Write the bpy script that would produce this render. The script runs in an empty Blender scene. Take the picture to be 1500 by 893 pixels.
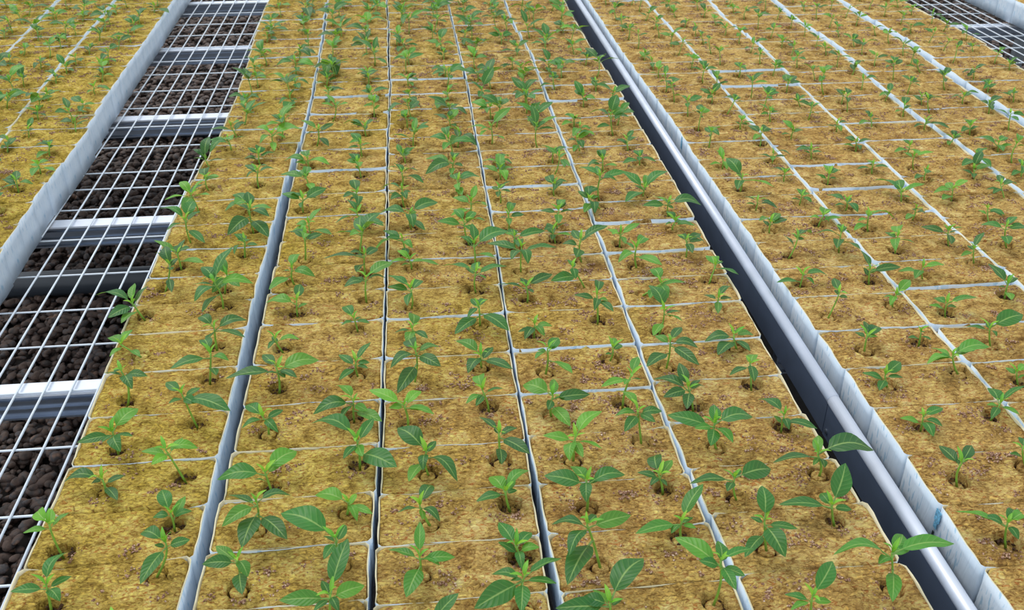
import bpy, math, random
import numpy as np
from mathutils import Vector, Matrix

# ------------------------------------------------------------------ camera, world, light
scene = bpy.context.scene
ROOT = scene.collection
ZT = 0.70                 # height of the block tops above the floor
H = 0.080                 # block height
CAM_H = 0.872             # camera above the block tops

cd = bpy.data.cameras.new('camera')
cam = bpy.data.objects.new('camera', cd)
ROOT.objects.link(cam)
cd.sensor_fit = 'HORIZONTAL'
cd.sensor_width = 36.0
cd.lens = 1430 * 36.0 / 1500
_R = [Vector((0.99474423, -0.10239103, 0.0)),
      Vector((-0.05297232, -0.514634, -0.85577204)),
      Vector((0.08762338, 0.85127429, -0.51735309))]
_m = Matrix((_R[0], -_R[1], -_R[2])).transposed().to_4x4()
_m.translation = (0, 0, ZT + CAM_H)
cam.matrix_world = _m
cd.clip_start = 0.05
cd.clip_end = 60
cd.dof.use_dof = True
cd.dof.focus_distance = 1.55
cd.dof.aperture_fstop = 16.0
scene.camera = cam

world = bpy.data.worlds.new('greenhouse_daylight')
scene.world = world
world.use_nodes = True
bg = world.node_tree.nodes['Background']
bg.inputs[0].default_value = (0.86, 0.93, 1.0, 1)
bg.inputs[1].default_value = 1.05

sd = bpy.data.lights.new('soft_sun', 'SUN')
sd.energy = 1.5
sd.angle = math.radians(35)
sd.color = (1.0, 0.96, 0.88)
sun = bpy.data.objects.new('soft_sun', sd)
sun.rotation_euler = (math.radians(-28), math.radians(-24), 0)
sun.location = (0, 1, 6)
ROOT.objects.link(sun)

vs = scene.view_settings
vs.view_transform = 'Standard'
vs.look = 'None'
vs.gamma = 1.0
vs.use_curve_mapping = False
vs.exposure = 0.0

# ------------------------------------------------------------------ measured layout (metres)
# column side lines at y = 0.5, 0.8, ... ; row boundaries along each column;
# seedlings: column row side; base x y; crown offset; leaf tip offsets (mm)
COLS = {
  'c1': ([-0.498, -0.4983, -0.4907, -0.5022, -0.4958, -0.4965, -0.4736, -0.4742, -0.4827, -0.4965, -0.5015, -0.4977, -0.485, -0.484],
     [-0.301, -0.299, -0.2947, -0.3008, -0.2981, -0.2941, -0.2776, -0.2766, -0.2795, -0.2849, -0.2964, -0.286, -0.2763, -0.2743]),
  'c2': ([-0.2768, -0.2823, -0.2743, -0.2758, -0.2699, -0.2755, -0.269, -0.2691, -0.273, -0.2751, -0.2885, -0.2834, -0.2733, -0.2731],
     [-0.0833, -0.0867, -0.0756, -0.0726, -0.07, -0.0739, -0.0719, -0.0682, -0.0756, -0.0761, -0.0841, -0.0813, -0.0713, -0.0706]),
  'c3': ([-0.0752, -0.0777, -0.0695, -0.0687, -0.0658, -0.0686, -0.0669, -0.0633, -0.0696, -0.0701, -0.0792, -0.0767, -0.0675, -0.0671],
     [0.122, 0.123, 0.1286, 0.1309, 0.1379, 0.1389, 0.1391, 0.143, 0.1381, 0.1347, 0.1312, 0.1357, 0.1443, 0.1459]),
  'c4': ([0.1412, 0.1371, 0.1336, 0.1351, 0.1422, 0.1434, 0.1436, 0.1477, 0.1429, 0.1396, 0.1362, 0.1408, 0.1495, 0.1511],
     [0.342, 0.3409, 0.3322, 0.3359, 0.3403, 0.3433, 0.3428, 0.3478, 0.3503, 0.3314, 0.3322, 0.3453, 0.3462, 0.347]),
  'c5': ([0.352, 0.3499, 0.3377, 0.3429, 0.3473, 0.3503, 0.3498, 0.3548, 0.3573, 0.3384, 0.3392, 0.3523, 0.3532, 0.354],
     [0.5589, 0.5536, 0.537, 0.5462, 0.5496, 0.5532, 0.5512, 0.553, 0.5446, 0.5436, 0.5479, 0.5483, 0.5484, 0.5484]),
  'r1': ([0.6454, 0.6456, 0.6442, 0.6379, 0.6387, 0.6366, 0.641, 0.6338, 0.6305, 0.6318, 0.6322, 0.6292, 0.6269, 0.6253],
     [0.8341, 0.8367, 0.8399, 0.8324, 0.8274, 0.8329, 0.8303, 0.8367, 0.8428, 0.8337, 0.8335, 0.8335, 0.8334, 0.8334]),
  'r2': ([0.8401, 0.8427, 0.8459, 0.8384, 0.8334, 0.8389, 0.8363, 0.8427, 0.8488, 0.8397, 0.8395, 0.8395, 0.8394, 0.8394],
     [1.0478, 1.0486, 1.05, 1.058, 1.0442, 1.0556, 1.0486, 1.0541, 1.0611, 1.043, 1.0613, 1.0572, 1.0574, 1.0582]),
  'r3': ([1.0528, 1.0536, 1.055, 1.063, 1.0492, 1.0606, 1.0536, 1.0591, 1.0661, 1.048, 1.0663, 1.0622, 1.0624, 1.0632],
     [1.2464, 1.2505, 1.2546, 1.2588, 1.269, 1.2765, 1.2536, 1.2709, 1.2925, 1.2737, 1.2944, 1.2922, 1.296, 1.3001]),
  'r4': ([1.2524, 1.2565, 1.2606, 1.2648, 1.275, 1.2825, 1.2596, 1.2769, 1.2985, 1.2797, 1.3004, 1.2982, 1.302, 1.3061],
     [1.4503, 1.4586, 1.4669, 1.4752, 1.4835, 1.5121, 1.4943, 1.5069, 1.536, 1.5174, 1.5251, 1.5414, 1.5497, 1.558]),
  'r5': ([1.4573, 1.4656, 1.4739, 1.4822, 1.4905, 1.5191, 1.5013, 1.5139, 1.543, 1.5244, 1.5321, 1.5484, 1.5567, 1.565],
     [1.7641, 1.7644, 1.7647, 1.765, 1.7653, 1.7655, 1.7636, 1.7543, 1.7804, 1.7619, 1.7602, 1.7672, 1.7675, 1.7678]),
  'l1': ([-0.9269, -0.9378, -0.9487, -0.9596, -0.9705, -0.9811, -0.981, -1.0099, -1.0174, -1.0252, -1.0322, -1.044, -1.0578, -1.0687],
     [-0.7722, -0.7786, -0.7851, -0.7907, -0.796, -0.8086, -0.8015, -0.8217, -0.8261, -0.8304, -0.8365, -0.8429, -0.8498, -0.8562]),
  'l2': ([-1.0939, -1.1077, -1.1216, -1.1354, -1.1492, -1.1631, -1.1769, -1.1908, -1.2068, -1.2152, -1.2336, -1.2463, -1.2599, -1.2737],
     [-0.9389, -0.9498, -0.9607, -0.9716, -0.9825, -0.9931, -0.993, -1.0219, -1.0294, -1.0372, -1.0442, -1.056, -1.0698, -1.0807]),
  'l3': ([-1.3039, -1.3177, -1.3316, -1.3454, -1.3592, -1.3731, -1.3869, -1.4008, -1.4168, -1.4252, -1.4436, -1.4563, -1.4699, -1.4837],
     [-1.1039, -1.1177, -1.1316, -1.1454, -1.1592, -1.1731, -1.1869, -1.2008, -1.2168, -1.2252, -1.2436, -1.2563, -1.2699, -1.2837]),
  'l4': ([-1.5139, -1.5277, -1.5416, -1.5554, -1.5692, -1.5831, -1.5969, -1.6108, -1.6268, -1.6352, -1.6536, -1.6663, -1.6799, -1.6937],
     [-1.3089, -1.3227, -1.3366, -1.3504, -1.3642, -1.3781, -1.3919, -1.4058, -1.4218, -1.4302, -1.4486, -1.4613, -1.4749, -1.4887]),
  't1': ([2.147, 2.147, 2.147, 2.147, 2.147, 2.147, 2.147, 2.147, 2.147, 2.147, 2.147, 2.147, 2.147, 2.147],
     [2.349, 2.349, 2.349, 2.349, 2.349, 2.349, 2.349, 2.349, 2.349, 2.349, 2.349, 2.349, 2.349, 2.349]),
}
ROWS = {
  'c1': [0.474, 0.5775, 0.681, 0.7845, 0.888, 0.9816, 1.0751, 1.1807, 1.2922, 1.409, 1.5025, 1.596, 1.7006, 1.8053, 1.9216, 2.0324, 2.1431, 2.2348, 2.3297, 2.4247, 2.5235, 2.6223, 2.7212, 2.82, 2.9188, 3.0176, 3.1164, 3.2153, 3.3486, 3.4521, 3.5556, 3.6591, 3.7626, 3.8661, 3.9696, 4.0731],
  'c2': [0.4892, 0.5927, 0.6962, 0.7997, 0.8918, 0.9821, 1.0834, 1.1861, 1.2936, 1.4155, 1.5158, 1.6161, 1.7163, 1.823, 1.9297, 2.0581, 2.1765, 2.295, 2.4135, 2.555, 2.6752, 2.7954, 2.8909, 2.9944, 3.0979, 3.2014, 3.3049, 3.4084, 3.5119, 3.6154, 3.7189, 3.8224, 3.9259, 4.0294, 4.1329],
  'c3': [0.48, 0.5835, 0.687, 0.7905, 0.8821, 0.9752, 1.0683, 1.1769, 1.2898, 1.4141, 1.5117, 1.6174, 1.7232, 1.8289, 1.9346, 2.0404, 2.1372, 2.234, 2.3308, 2.4276, 2.5501, 2.6766, 2.803, 2.8971, 2.9913, 3.0854, 3.1889, 3.2924, 3.3959, 3.4994, 3.6029, 3.7064, 3.8099, 3.9134, 4.0169, 4.1204],
  'c4': [0.4774, 0.5809, 0.6844, 0.7879, 0.8828, 0.9741, 1.0762, 1.1732, 1.2944, 1.4132, 1.5079, 1.6051, 1.7024, 1.7996, 1.9294, 2.0305, 2.1316, 2.2328, 2.3311, 2.4294, 2.5278, 2.6261, 2.7244, 2.8227, 2.9211, 3.0194, 3.1177, 3.2161, 3.3196, 3.4231, 3.5266, 3.6301, 3.7336, 3.8371, 3.9406, 4.0441, 4.1476],
  'c5': [0.4818, 0.5853, 0.6888, 0.7923, 0.8958, 0.9862, 1.0868, 1.1876, 1.2892, 1.41, 1.504, 1.599, 1.7369, 1.8278, 1.9225, 2.0408, 2.1353, 2.2297, 2.3297, 2.4556, 2.5815, 2.7088, 2.813, 2.9165, 3.02, 3.1235, 3.227, 3.3305, 3.434, 3.5375, 3.641, 3.7445, 3.848, 3.9515, 4.055],
  'r1': [0.4637, 0.5672, 0.6707, 0.7742, 0.8809, 0.9815, 1.0884, 1.1919, 1.2981, 1.4081, 1.5103, 1.6175, 1.7202, 1.8237, 1.9272, 2.0307, 2.1342, 2.2377, 2.3412, 2.4447, 2.5482, 2.6517, 2.7552, 2.8587, 2.9622, 3.0657, 3.1692, 3.2727, 3.3762, 3.4797, 3.5832, 3.6867, 3.7902, 3.8937, 3.9972, 4.1007],
  'r2': [0.4612, 0.5647, 0.6682, 0.7717, 0.8752, 0.9787, 1.0822, 1.1857, 1.2892, 1.4274, 1.5178, 1.6136, 1.7149, 1.8465, 1.974, 2.0983, 2.2068, 2.309, 2.4112, 2.5133, 2.664, 2.7675, 2.871, 2.9745, 3.078, 3.1815, 3.285, 3.3885, 3.492, 3.5955, 3.699, 3.8025, 3.906, 4.0095, 4.113],
  'r3': [0.5453, 0.6488, 0.7523, 0.8558, 0.9593, 1.0628, 1.1663, 1.2698, 1.3733, 1.4768, 1.5803, 1.6838, 1.7873, 1.8908, 1.9943, 2.0978, 2.2229, 2.3239, 2.4249, 2.5258, 2.6268, 2.7278, 2.8288, 2.9298, 3.0333, 3.1368, 3.2403, 3.3438, 3.4473, 3.5508, 3.6543, 3.7578, 3.8613, 3.9648, 4.0683],
  'r4': [0.5425, 0.646, 0.7495, 0.853, 0.9565, 1.06, 1.1635, 1.267, 1.3705, 1.474, 1.5775, 1.681, 1.7845, 1.888, 1.9915, 2.095, 2.1985, 2.302, 2.4055, 2.509, 2.6125, 2.716, 2.8195, 2.923, 3.0265, 3.13, 3.2335, 3.337, 3.4405, 3.544, 3.6475, 3.751, 3.8545, 3.958, 4.0615],
  'r5': [0.5193, 0.6228, 0.7263, 0.8298, 0.9333, 1.0368, 1.1403, 1.2438, 1.3473, 1.4508, 1.5543, 1.6578, 1.7613, 1.8648, 1.9683, 2.0718, 2.1753, 2.2788, 2.3888, 2.4989, 2.6089, 2.7189, 2.8289, 2.9324, 3.0359, 3.1394, 3.2429, 3.3464, 3.4499, 3.5534, 3.6569, 3.7604, 3.8639, 3.9674, 4.0709],
  'l1': [0.5003, 0.6038, 0.7073, 0.8108, 0.9143, 1.0178, 1.1213, 1.2248, 1.3283, 1.4318, 1.5353, 1.6388, 1.7423, 1.8458, 1.9493, 2.05, 2.1608, 2.2716, 2.3824, 2.4747, 2.567, 2.672, 2.7771, 2.8821, 2.9865, 3.091, 3.1954, 3.2998, 3.4043, 3.5087, 3.6131, 3.7166, 3.8201, 3.9236, 4.0271, 4.1306],
  'l2': [0.5435, 0.647, 0.7505, 0.854, 0.9575, 1.061, 1.1645, 1.268, 1.3715, 1.475, 1.5785, 1.682, 1.7855, 1.889, 1.9925, 2.096, 2.1995, 2.303, 2.4065, 2.51, 2.6135, 2.7079, 2.8088, 2.9097, 3.0106, 3.1116, 3.2125, 3.316, 3.4195, 3.523, 3.6265, 3.73, 3.8335, 3.937, 4.0405, 4.144],
  'l3': [0.5425, 0.646, 0.7495, 0.853, 0.9565, 1.06, 1.1635, 1.267, 1.3705, 1.474, 1.5775, 1.681, 1.7845, 1.888, 1.9915, 2.095, 2.1985, 2.302, 2.4055, 2.509, 2.6125, 2.716, 2.8195, 2.923, 3.0265, 3.13, 3.2335, 3.337, 3.4405, 3.544, 3.6475, 3.751, 3.8545, 3.958, 4.0615],
  'l4': [0.5425, 0.646, 0.7495, 0.853, 0.9565, 1.06, 1.1635, 1.267, 1.3705, 1.474, 1.5775, 1.681, 1.7845, 1.888, 1.9915, 2.095, 2.1985, 2.302, 2.4055, 2.509, 2.6125, 2.716, 2.8195, 2.923, 3.0265, 3.13, 3.2335, 3.337, 3.4405, 3.544, 3.6475, 3.751, 3.8545, 3.958, 4.0615],
  't1': [0.5425, 0.646, 0.7495, 0.853, 0.9565, 1.06, 1.1635, 1.267, 1.3705, 1.474, 1.5775, 1.681, 1.7845, 1.888, 1.9915, 2.095, 2.1985, 2.302, 2.4055, 2.509, 2.6125, 2.716, 2.8195, 2.923, 3.0265, 3.13, 3.2335, 3.337, 3.4405, 3.544, 3.6475, 3.751, 3.8545, 3.958, 4.0615],
}
PLANTS = """
c1 3 0;-446 825;5 0 35;-33 0 31 26 15 31 23 -18 31 14 41 44
c1 4 0;-458 915;-4 0 46;-31 -7 42 -11 30 42 11 22 42 -27 30 42
c1 5 0;-432 1022;0 0 18;-49 7 17 23 11 14 24 -32 6 -15 0 14
c1 5 1;-333 1039;-17 0 48;-48 5 44 -30 -22 44 -1 27 44 21 6 44
c1 4 1;-331 947;0 0 19;-17 38 26 10 35 15 22 9 15 -22 2 15
c1 3 1;-335 864;20 0 49;2 -51 42 44 7 45 6 3 45 -14 25 46
c1 2 1;-364 764;5 16 18;-19 25 14 27 24 14
c2 3 0;-235 831;5 0 47;-33 2 43 -22 27 43 14 -39 35 19 -21 43
c2 4 0;-225 926;6 0 45;-30 21 41 -30 -30 41 43 16 41 -6 -56 30 43 -47 29
c2 5 0;-216 1007;-5 0 26;-64 0 22 31 38 27 14 21 22 -18 -6 21
c3 5 0;-9 1011;-1 0 38;-36 39 50 12 25 34 36 -43 29 -24 -39 26 -6 -28 34
c3 4 0;-10 914;-11 0 32;5 39 31 -37 -4 28 -8 -19 28 12 -21 28
c2 4 1;-114 944;3 0 18;-38 21 17 12 19 14 32 -18 14 14 -26 14
c2 2 1;-126 779;3 4 32;-51 4 28 38 16 28 -8 27 28 -14 -14 28 12 -17 28 20 65 50
c2 3 1;-117 856;-3 0 45;-66 40 53 -18 9 41 7 24 41 13 -15 41 -15 -27 41
c3 3 0;-23 832;0 0 30;2 40 44 -35 19 26 39 -1 26 -16 -47 19 22 -10 26
c3 4 1;94 938;-6 0 24;-42 -9 20 -22 36 20 26 30 32 7 30 20 9 6 20
c4 4 0;192 923;-3 0 47;-51 18 43 -16 34 43 47 13 43 15 6 43 -8 -32 43
c4 4 1;298 949;-8 0 24;-3 42 23 -32 13 20 17 32 20 -1 -16 20 -21 -12 20
c5 4 0;389 923;-7 0 35;-62 0 31 43 11 37 7 18 31 -21 -18 31
c4 3 1;301 862;-3 0 25;-59 -9 21 32 41 44 14 11 21 13 -7 21 -18 -13 21
c4 3 0;191 824;-19 0 70;-56 11 66 33 13 66 -44 -33 62 -5 18 66 -50 -65 51
c4 2 0;191 738;-6 0 33;38 47 48 -63 2 29 -20 24 29 8 7 29 -37 12 29
c3 3 1;98 849;-6 0 18;-22 39 19 -25 13 14 21 1 14 -2 -31 14 15 25 14
c3 2 1;94 767;-1 0 53;-34 13 49 42 24 52 32 -9 49 -56 -33 49 -16 0 49 -9 -41 47
c4 2 1;311 755;0 0 67;-38 42 63 8 33 63 -21 6 63 21 -20 63 6 -37 63 40 14 66
c5 4 1;514 957;-9 0 36;-68 -6 32 67 5 36 7 39 34 -7 -21 32 -20 -16 32
c5 3 1;500 868;-9 0 26;21 44 51 -69 12 22 14 -5 22 -12 28 22
c5 3 0;398 830;-9 0 46;0 41 63 26 -12 42 -21 12 42 -42 -38 31 0 -47 38
c5 2 1;523 753;-13 0 58;-71 14 54 15 31 54 58 3 62 -31 -50 41 -30 -8 54 13 10 54
c5 2 0;412 716;-6 0 39;28 34 55 -31 11 35 14 -4 35 -32 -10 35
r1 4 0;692 924;-3 0 32;-12 40 28 26 31 32 -4 16 28 16 18 28
r1 3 0;698 812;-9 0 31;-55 30 27 17 27 27 -30 18 27 -6 -21 27 23 17 27
r1 4 1;798 943;-14 0 30;-27 3 23 5 -5 26 5 26 26
c1 9 0;-476 1462;-14 0 27;-70 17 37 -18 41 37 -42 -31 23 1 39 33 -22 -41 19
c1 8 0;-455 1340;-27 0 23;-20 42 23 -38 -24 19 -53 30 19 6 -26 17
c1 7 0;-450 1218;4 0 53;-23 6 49 39 -7 49 24 -33 49 -7 16 49
c1 6 0;-436 1104;0 0 31;-42 -12 27 24 42 38 16 -34 27 26 -6 27 -11 -14 27
c1 6 1;-337 1154;-12 0 53;-39 31 52 9 17 49 -27 -15 49 55 -33 44 9 -18 49
c1 7 1;-337 1263;10 0 47;-42 -28 43 36 -12 43 -7 38 49 22 -39 36
c1 8 1;-340 1355;2 0 35;-26 30 40 46 30 31 50 -22 29 -4 -36 31
c1 9 1;-348 1481;-7 0 48;-41 4 44 16 54 78 47 5 44 -32 -34 40 -29 34 59 -21 -45 25
c1 11 1;-336 1668;5 0 27;-8 36 23 25 -2 23 -10 -28 23
c1 12 1;-331 1767;-1 0 48;-33 -50 27 33 -20 44 -7 39 62 -33 27 45 32 -47 12
c1 14 1;-347 1990;3 0 34;-25 32 33 33 16 30 -17 -18 30
c1 15 1;-360 2118;0 0 18;-28 -4 14 -2 42 21 29 23 14
c1 11 0;-447 1636;-2 0 27;-39 20 42 41 -19 18 -8 37 23
c1 10 0;-462 1553;20 0 49;-6 33 55 25 -38 22 25 27 45
c1 12 0;-446 1732;-1 0 47;-43 21 63 -27 -28 43 16 38 44 8 38 64 31 -34 20
c1 14 0;-452 1977;-1 0 28;-26 -37 12 21 12 24 -6 42 31
c1 15 0;-469 2104;-6 0 18;-35 28 30 -1 39 51
l1 14 1;-857 2014;3 0 21;-8 40 26 -31 22 17 32 -3 17
l1 15 1;-839 2110;0 0 18;-23 16 14 36 -18 6 0 -42 14 15 28 14
c2 9 0;-220 1451;2 0 22;-44 11 18 17 -1 17 4 42 26
c2 8 1;-115 1382;-4 0 22;-22 38 25 20 -7 18 -24 -9 18 6 11 18
c2 8 0;-233 1339;-10 0 18;-17 16 14 26 6 14 -19 -19 14
c2 7 0;-229 1228;2 0 37;-68 -11 33 -21 35 38 59 24 33 15 -19 33 -13 -7 33 32 -21 33
c2 6 0;-232 1122;-4 0 27;-31 32 27 20 20 23 17 -26 23 -31 -13 23
c2 7 1;-111 1254;-1 0 21;21 33 33 -27 29 17 -24 -35 16 17 -11 17 19 4 17
c2 6 1;-113 1146;2 0 28;-23 32 36 -52 -13 24 21 -18 24 -14 -32 24 40 -34 18
c2 5 1;-102 1044;0 0 41;-58 36 49 21 36 46 50 -47 31 -16 -32 37 8 -30 37
c3 7 0;-23 1226;4 0 55;-32 -27 51 38 18 51 38 -31 48 -6 40 51 -24 -61 28
c3 8 0;-21 1333;-3 0 28;-2 42 32 -30 -2 24 20 -23 24 -11 -36 24
c3 6 0;-35 1118;-4 0 36;-50 32 42 20 34 35 30 -7 32 36 -18 32 -24 3 32
c3 8 1;88 1378;-1 0 36;-42 -45 17 -11 32 32 14 29 32 41 -50 20 -21 -26 32
c3 7 1;81 1255;0 0 21;-35 33 29 20 27 17 43 -34 17 -22 -34 17 -9 -13 17
c3 6 1;84 1150;-9 0 31;-10 42 29 21 7 27 -33 -23 27 -20 -29 27
c3 5 1;90 1028;-2 0 48;-24 36 47 33 -39 44 -2 -40 31 23 14 44 -4 17 44
c4 8 0;175 1338;0 0 18;-27 -11 14 28 3 14 -19 -31 14 12 -26 14 -13 6 12
c4 7 0;179 1229;2 0 43;23 35 39 -18 -15 39 -12 5 39 32 -45 31 13 18 39
c4 6 0;173 1123;2 0 33;-36 33 33 9 41 32 54 5 29 -8 -24 29 19 -46 17 21 -1 29
c4 5 0;189 1018;1 0 38;-38 15 34 41 35 53 33 -20 34 -12 -36 34 6 -34 34
c4 5 1;290 1047;-9 0 55;-30 37 64 24 2 51 -38 0 51 -33 -34 49 10 -21 51
c4 6 1;282 1138;10 0 52;-36 -19 48 27 39 54 23 -6 47 -3 -16 48
c4 7 1;285 1254;3 0 21;20 15 17 -9 -7 16 12 34 17
c4 8 1;286 1369;-4 0 49;-38 13 45 6 40 55 12 -10 45 -13 -34 45 16 -36 41
c5 7 0;369 1225;2 0 48;-15 24 44 41 -11 44 -39 -33 29 27 33 50 32 -51 39
c5 8 0;380 1325;6 0 39;-8 46 62 33 4 35 -17 -33 17 29 -24 35 14 -12 35
c5 6 0;386 1123;-12 0 34;-17 38 50 -53 33 30 11 22 30 -24 -40 28 16 7 30 -50 -13 30
c5 7 1;495 1268;-4 11 18;-50 6 14 29 14 14 3 28 14 -41 -33 4 11 -27 7
c5 6 1;488 1167;-2 16 28;-38 -5 24 15 45 24 -7 -22 24
c5 5 0;391 1025;-7 0 42;-61 31 38 4 40 43 48 12 44 -33 0 38 -22 -37 38 9 -32 38
c5 5 1;499 1063;0 0 20;-23 39 22 36 -28 16 -1 -24 16 -11 8 14
r1 8 0;676 1341;11 0 45;17 41 50 23 -7 41 13 19 41
r1 7 0;696 1238;-1 0 28;31 27 26 12 40 28 -12 18 24 18 4 24
r1 6 0;692 1143;-8 0 18;-35 15 14 26 25 22 -28 -28 14 19 -2 14
r1 7 1;795 1252;-2 0 18;-24 -5 14 9 -14 14 8 11 14
r1 6 1;815 1164;-17 0 32;-34 28 28 23 12 33 -58 -7 28 39 4 44 -43 -1 28
r2 7 0;905 1232;-10 0 32;-38 15 28 43 7 50 -6 -16 28 0 22 28
r1 5 0;696 1039;-2 0 18;-31 6 14 36 19 16 -3 -34 14 19 -16 14
r1 5 1;808 1053;8 0 23;14 41 20 46 13 40 -9 3 19 24 -22 19 -19 -27 19
r2 6 0;898 1131;-11 0 18;-17 18 14 18 22 14 3 0 12
c2 15 0;-245 2080;-2 0 18;-49 14 14 41 -16 14 -11 41 19
c2 14 0;-235 1954;-5 0 28;-53 19 28 10 -38 19 -22 38 25
c2 13 0;-241 1850;3 0 25;-35 18 30 42 32 31 1 -26 21
c2 12 0;-216 1737;-2 -3 28;-25 8 24 18 32 40 -16 -17 24 37 -27 18
c2 11 0;-220 1637;4 -3 48;-12 36 44 17 11 44
c2 10 0;-233 1546;0 0 30;9 40 37 -17 2 26 -32 -39 19 35 -16 26
c2 14 1;-128 2022;-6 0 29;-21 39 35 -11 10 20 -25 32 25
c2 13 1;-125 1844;-4 -3 37;-10 37 48 0 -39 33 -15 -20 33
c2 12 1;-115 1770;-12 0 29;-47 -25 25 -3 -40 20 -28 27 25 34 -32 18
c2 10 1;-107 1573;1 0 38;-63 0 34 22 27 34 -10 -40 30 -14 9 34
c2 9 1;-103 1478;3 0 46;43 31 52 -11 9 42 -29 -15 42 33 4 42
c3 15 0;-30 2090;-5 0 18;-9 32 14 11 19 14
c3 14 0;-37 1968;0 0 26;-14 40 29 40 -29 17 5 -3 12
c3 13 0;-34 1864;-2 0 33;-40 18 31 5 -28 29 13 -2 29
c3 12 0;-21 1752;-2 0 32;-54 18 28 48 31 37 9 16 28 23 -34 12 4 -41 28
c3 11 0;-33 1644;-5 0 31;-51 -25 27 -36 28 34 11 -24 27 0 -35 7
c3 10 0;-23 1586;-3 0 18;-16 -10 14 18 8 14 44 -16 14
c3 9 0;-25 1448;0 0 37;-32 26 46 18 31 33 -5 -41 32 -33 17 33
c3 14 1;74 2006;3 0 30;-51 -33 25 -49 28 27 20 -13 26 9 42 30 -3 -41 22
c3 13 1;82 1898;-1 0 34;-9 39 30 41 19 32 4 -40 22
c3 12 1;95 1790;6 0 32;-31 -28 21 -24 29 29 18 37 47 37 -12 28
c3 10 1;95 1596;-1 6 35;-28 38 35 57 38 42 -1 43 54 30 -24 26 -12 16 30
c3 9 1;89 1491;1 1 37;-51 32 34 -14 23 33 51 23 33 7 42 33 16 -13 33
c4 14 0;179 1975;-2 0 22;-32 28 18 26 12 18 2 40 35 6 -41 18
c4 13 0;167 1853;-4 0 29;-15 19 25 12 26 25 -8 -27 25
c4 12 0;172 1724;-2 0 32;-19 -6 28 11 40 37 26 5 28 -3 -32 28
c4 11 0;176 1645;-2 0 24;52 21 22 -5 39 20 2 -30 20
c4 10 0;176 1551;1 0 49;-51 27 45 57 5 45 -18 -26 45 7 -41 45 2 37 45
c4 9 0;176 1452;-2 0 26;-43 18 22 41 23 32 8 -13 22 -6 33 22
c4 15 1;304 2052;-1 -6 24;-9 27 20 15 13 20
c4 13 1;283 1877;0 0 21;-7 41 24 19 26 17 -13 0 13
c4 12 1;267 1723;3 -1 36;-27 11 32 12 40 36 29 5 32 -3 -41 32
c4 11 1;257 1668;-7 0 20;-10 40 16 24 -11 16 -10 -23 16
c4 10 1;293 1581;-3 0 43;-10 41 41 45 24 54 21 20 39 -16 -39 33
c4 9 1;283 1486;-24 0 39;-59 -23 32 -26 35 35 -22 -26 35
c5 13 0;375 1849;0 -4 50;-34 28 56 49 11 52 29 -12 46 -27 -30 30 -1 38 53
c5 14 0;409 1992;-1 0 22;2 41 32 25 -14 18 -29 2 18
c5 12 0;369 1806;-24 0 18;-39 -40 4 -20 -41 12
c5 14 1;499 2020;-1 2 18;-38 -16 5 4 44 14 28 -18 14
c5 13 1;469 1849;1 -5 18;-34 42 36 13 34 29 -13 22 14 -42 -45 4 48 22 41
c5 12 1;502 1758;-6 -9 29;-50 -5 25 -3 16 25 55 -7 25 1 -21 24
c5 11 1;493 1691;5 0 18;-13 -2 14 20 11 14
c5 11 0;378 1639;0 0 24;-18 26 20 36 20 31 2 -31 20
c5 10 0;391 1550;-3 0 38;22 34 39 -36 -24 30 -18 31 34 29 -43 29
c5 10 1;492 1578;-1 6 31;31 33 28 27 11 27 -7 37 27 0 -31 27
c5 9 1;510 1483;11 7 26;41 -17 22 13 48 22 27 26 22
c5 9 0;381 1450;32 0 18;26 41 24 72 7 14 7 -32 7 34 -34 14
c5 8 1;497 1382;-2 0 22;-20 21 18 29 27 30 23 7 18 -13 -37 18
r1 14 1;803 2004;0 0 18;-26 12 14 25 -4 14
r2 14 0;900 2016;-4 0 18;-15 11 14 20 2 14
r1 13 1;793 1897;0 0 18;-14 4 14 17 1 14 13 32 14
r1 13 0;685 1864;1 0 26;-18 45 50 52 -34 22 -19 -37 22
r2 13 0;885 1878;-1 0 18;-20 15 14 32 26 16 9 41 19 11 -9 14
r2 13 1;1004 1921;-1 0 18;-36 -8 14 29 -5 14 -5 14 14
r1 12 1;784 1776;2 0 18;-16 -1 14 13 37 14 15 -18 14 26 17 14
r1 12 0;685 1759;1 0 18;-18 3 14 32 -20 14
r2 12 0;871 1740;-1 0 18;-24 -5 14 16 26 14 6 -34 14 -24 35 16
r3 14 0;1128 2015;3 0 18;-34 -14 5 11 -36 14
r3 12 0;1101 1870;-1 0 18;-31 -19 14 19 6 14 11 17 14
r2 12 1;1005 1775;-4 0 18;7 40 26 -34 52 23 7 -13 14 40 6 31
r3 11 0;1111 1765;-4 0 25;-40 -1 21 32 19 32 -36 -27 18 3 36 21
r3 12 1;1217 1870;-5 4 18;-21 15 14 36 17 19 17 27 46 -20 -26 14
r3 11 1;1227 1766;-3 19 19;-33 12 15 36 32 16 15 57 23 -31 -7 15
r4 12 0;1323 1867;-2 5 18;-35 -20 12 21 41 15
r1 11 0;682 1663;-1 0 20;-8 17 16 27 32 20 35 17 16
r1 10 0;684 1559;12 0 38;16 19 34 44 24 34 25 4 33
r1 11 1;791 1685;7 0 18;-15 6 14 27 36 14 12 -14 14
r1 10 1;789 1574;-3 0 35;-41 12 31 13 38 31 15 6 31 -23 -36 28 15 -41 25
r2 11 0;880 1651;-6 0 28;41 -1 26 -26 -6 24 9 32 24 -38 -22 13
r2 11 1;989 1689;2 0 18;-27 -26 14 21 -6 14 3 14 14
r3 10 0;1138 1663;1 18 18;-11 26 13 25 13 14
r2 10 0;893 1556;-3 0 31;-13 24 27 19 -17 27 15 38 31 -22 -35 27
r2 10 1;1010 1574;-11 0 28;-44 27 24 13 5 24 -23 -37 24
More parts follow.
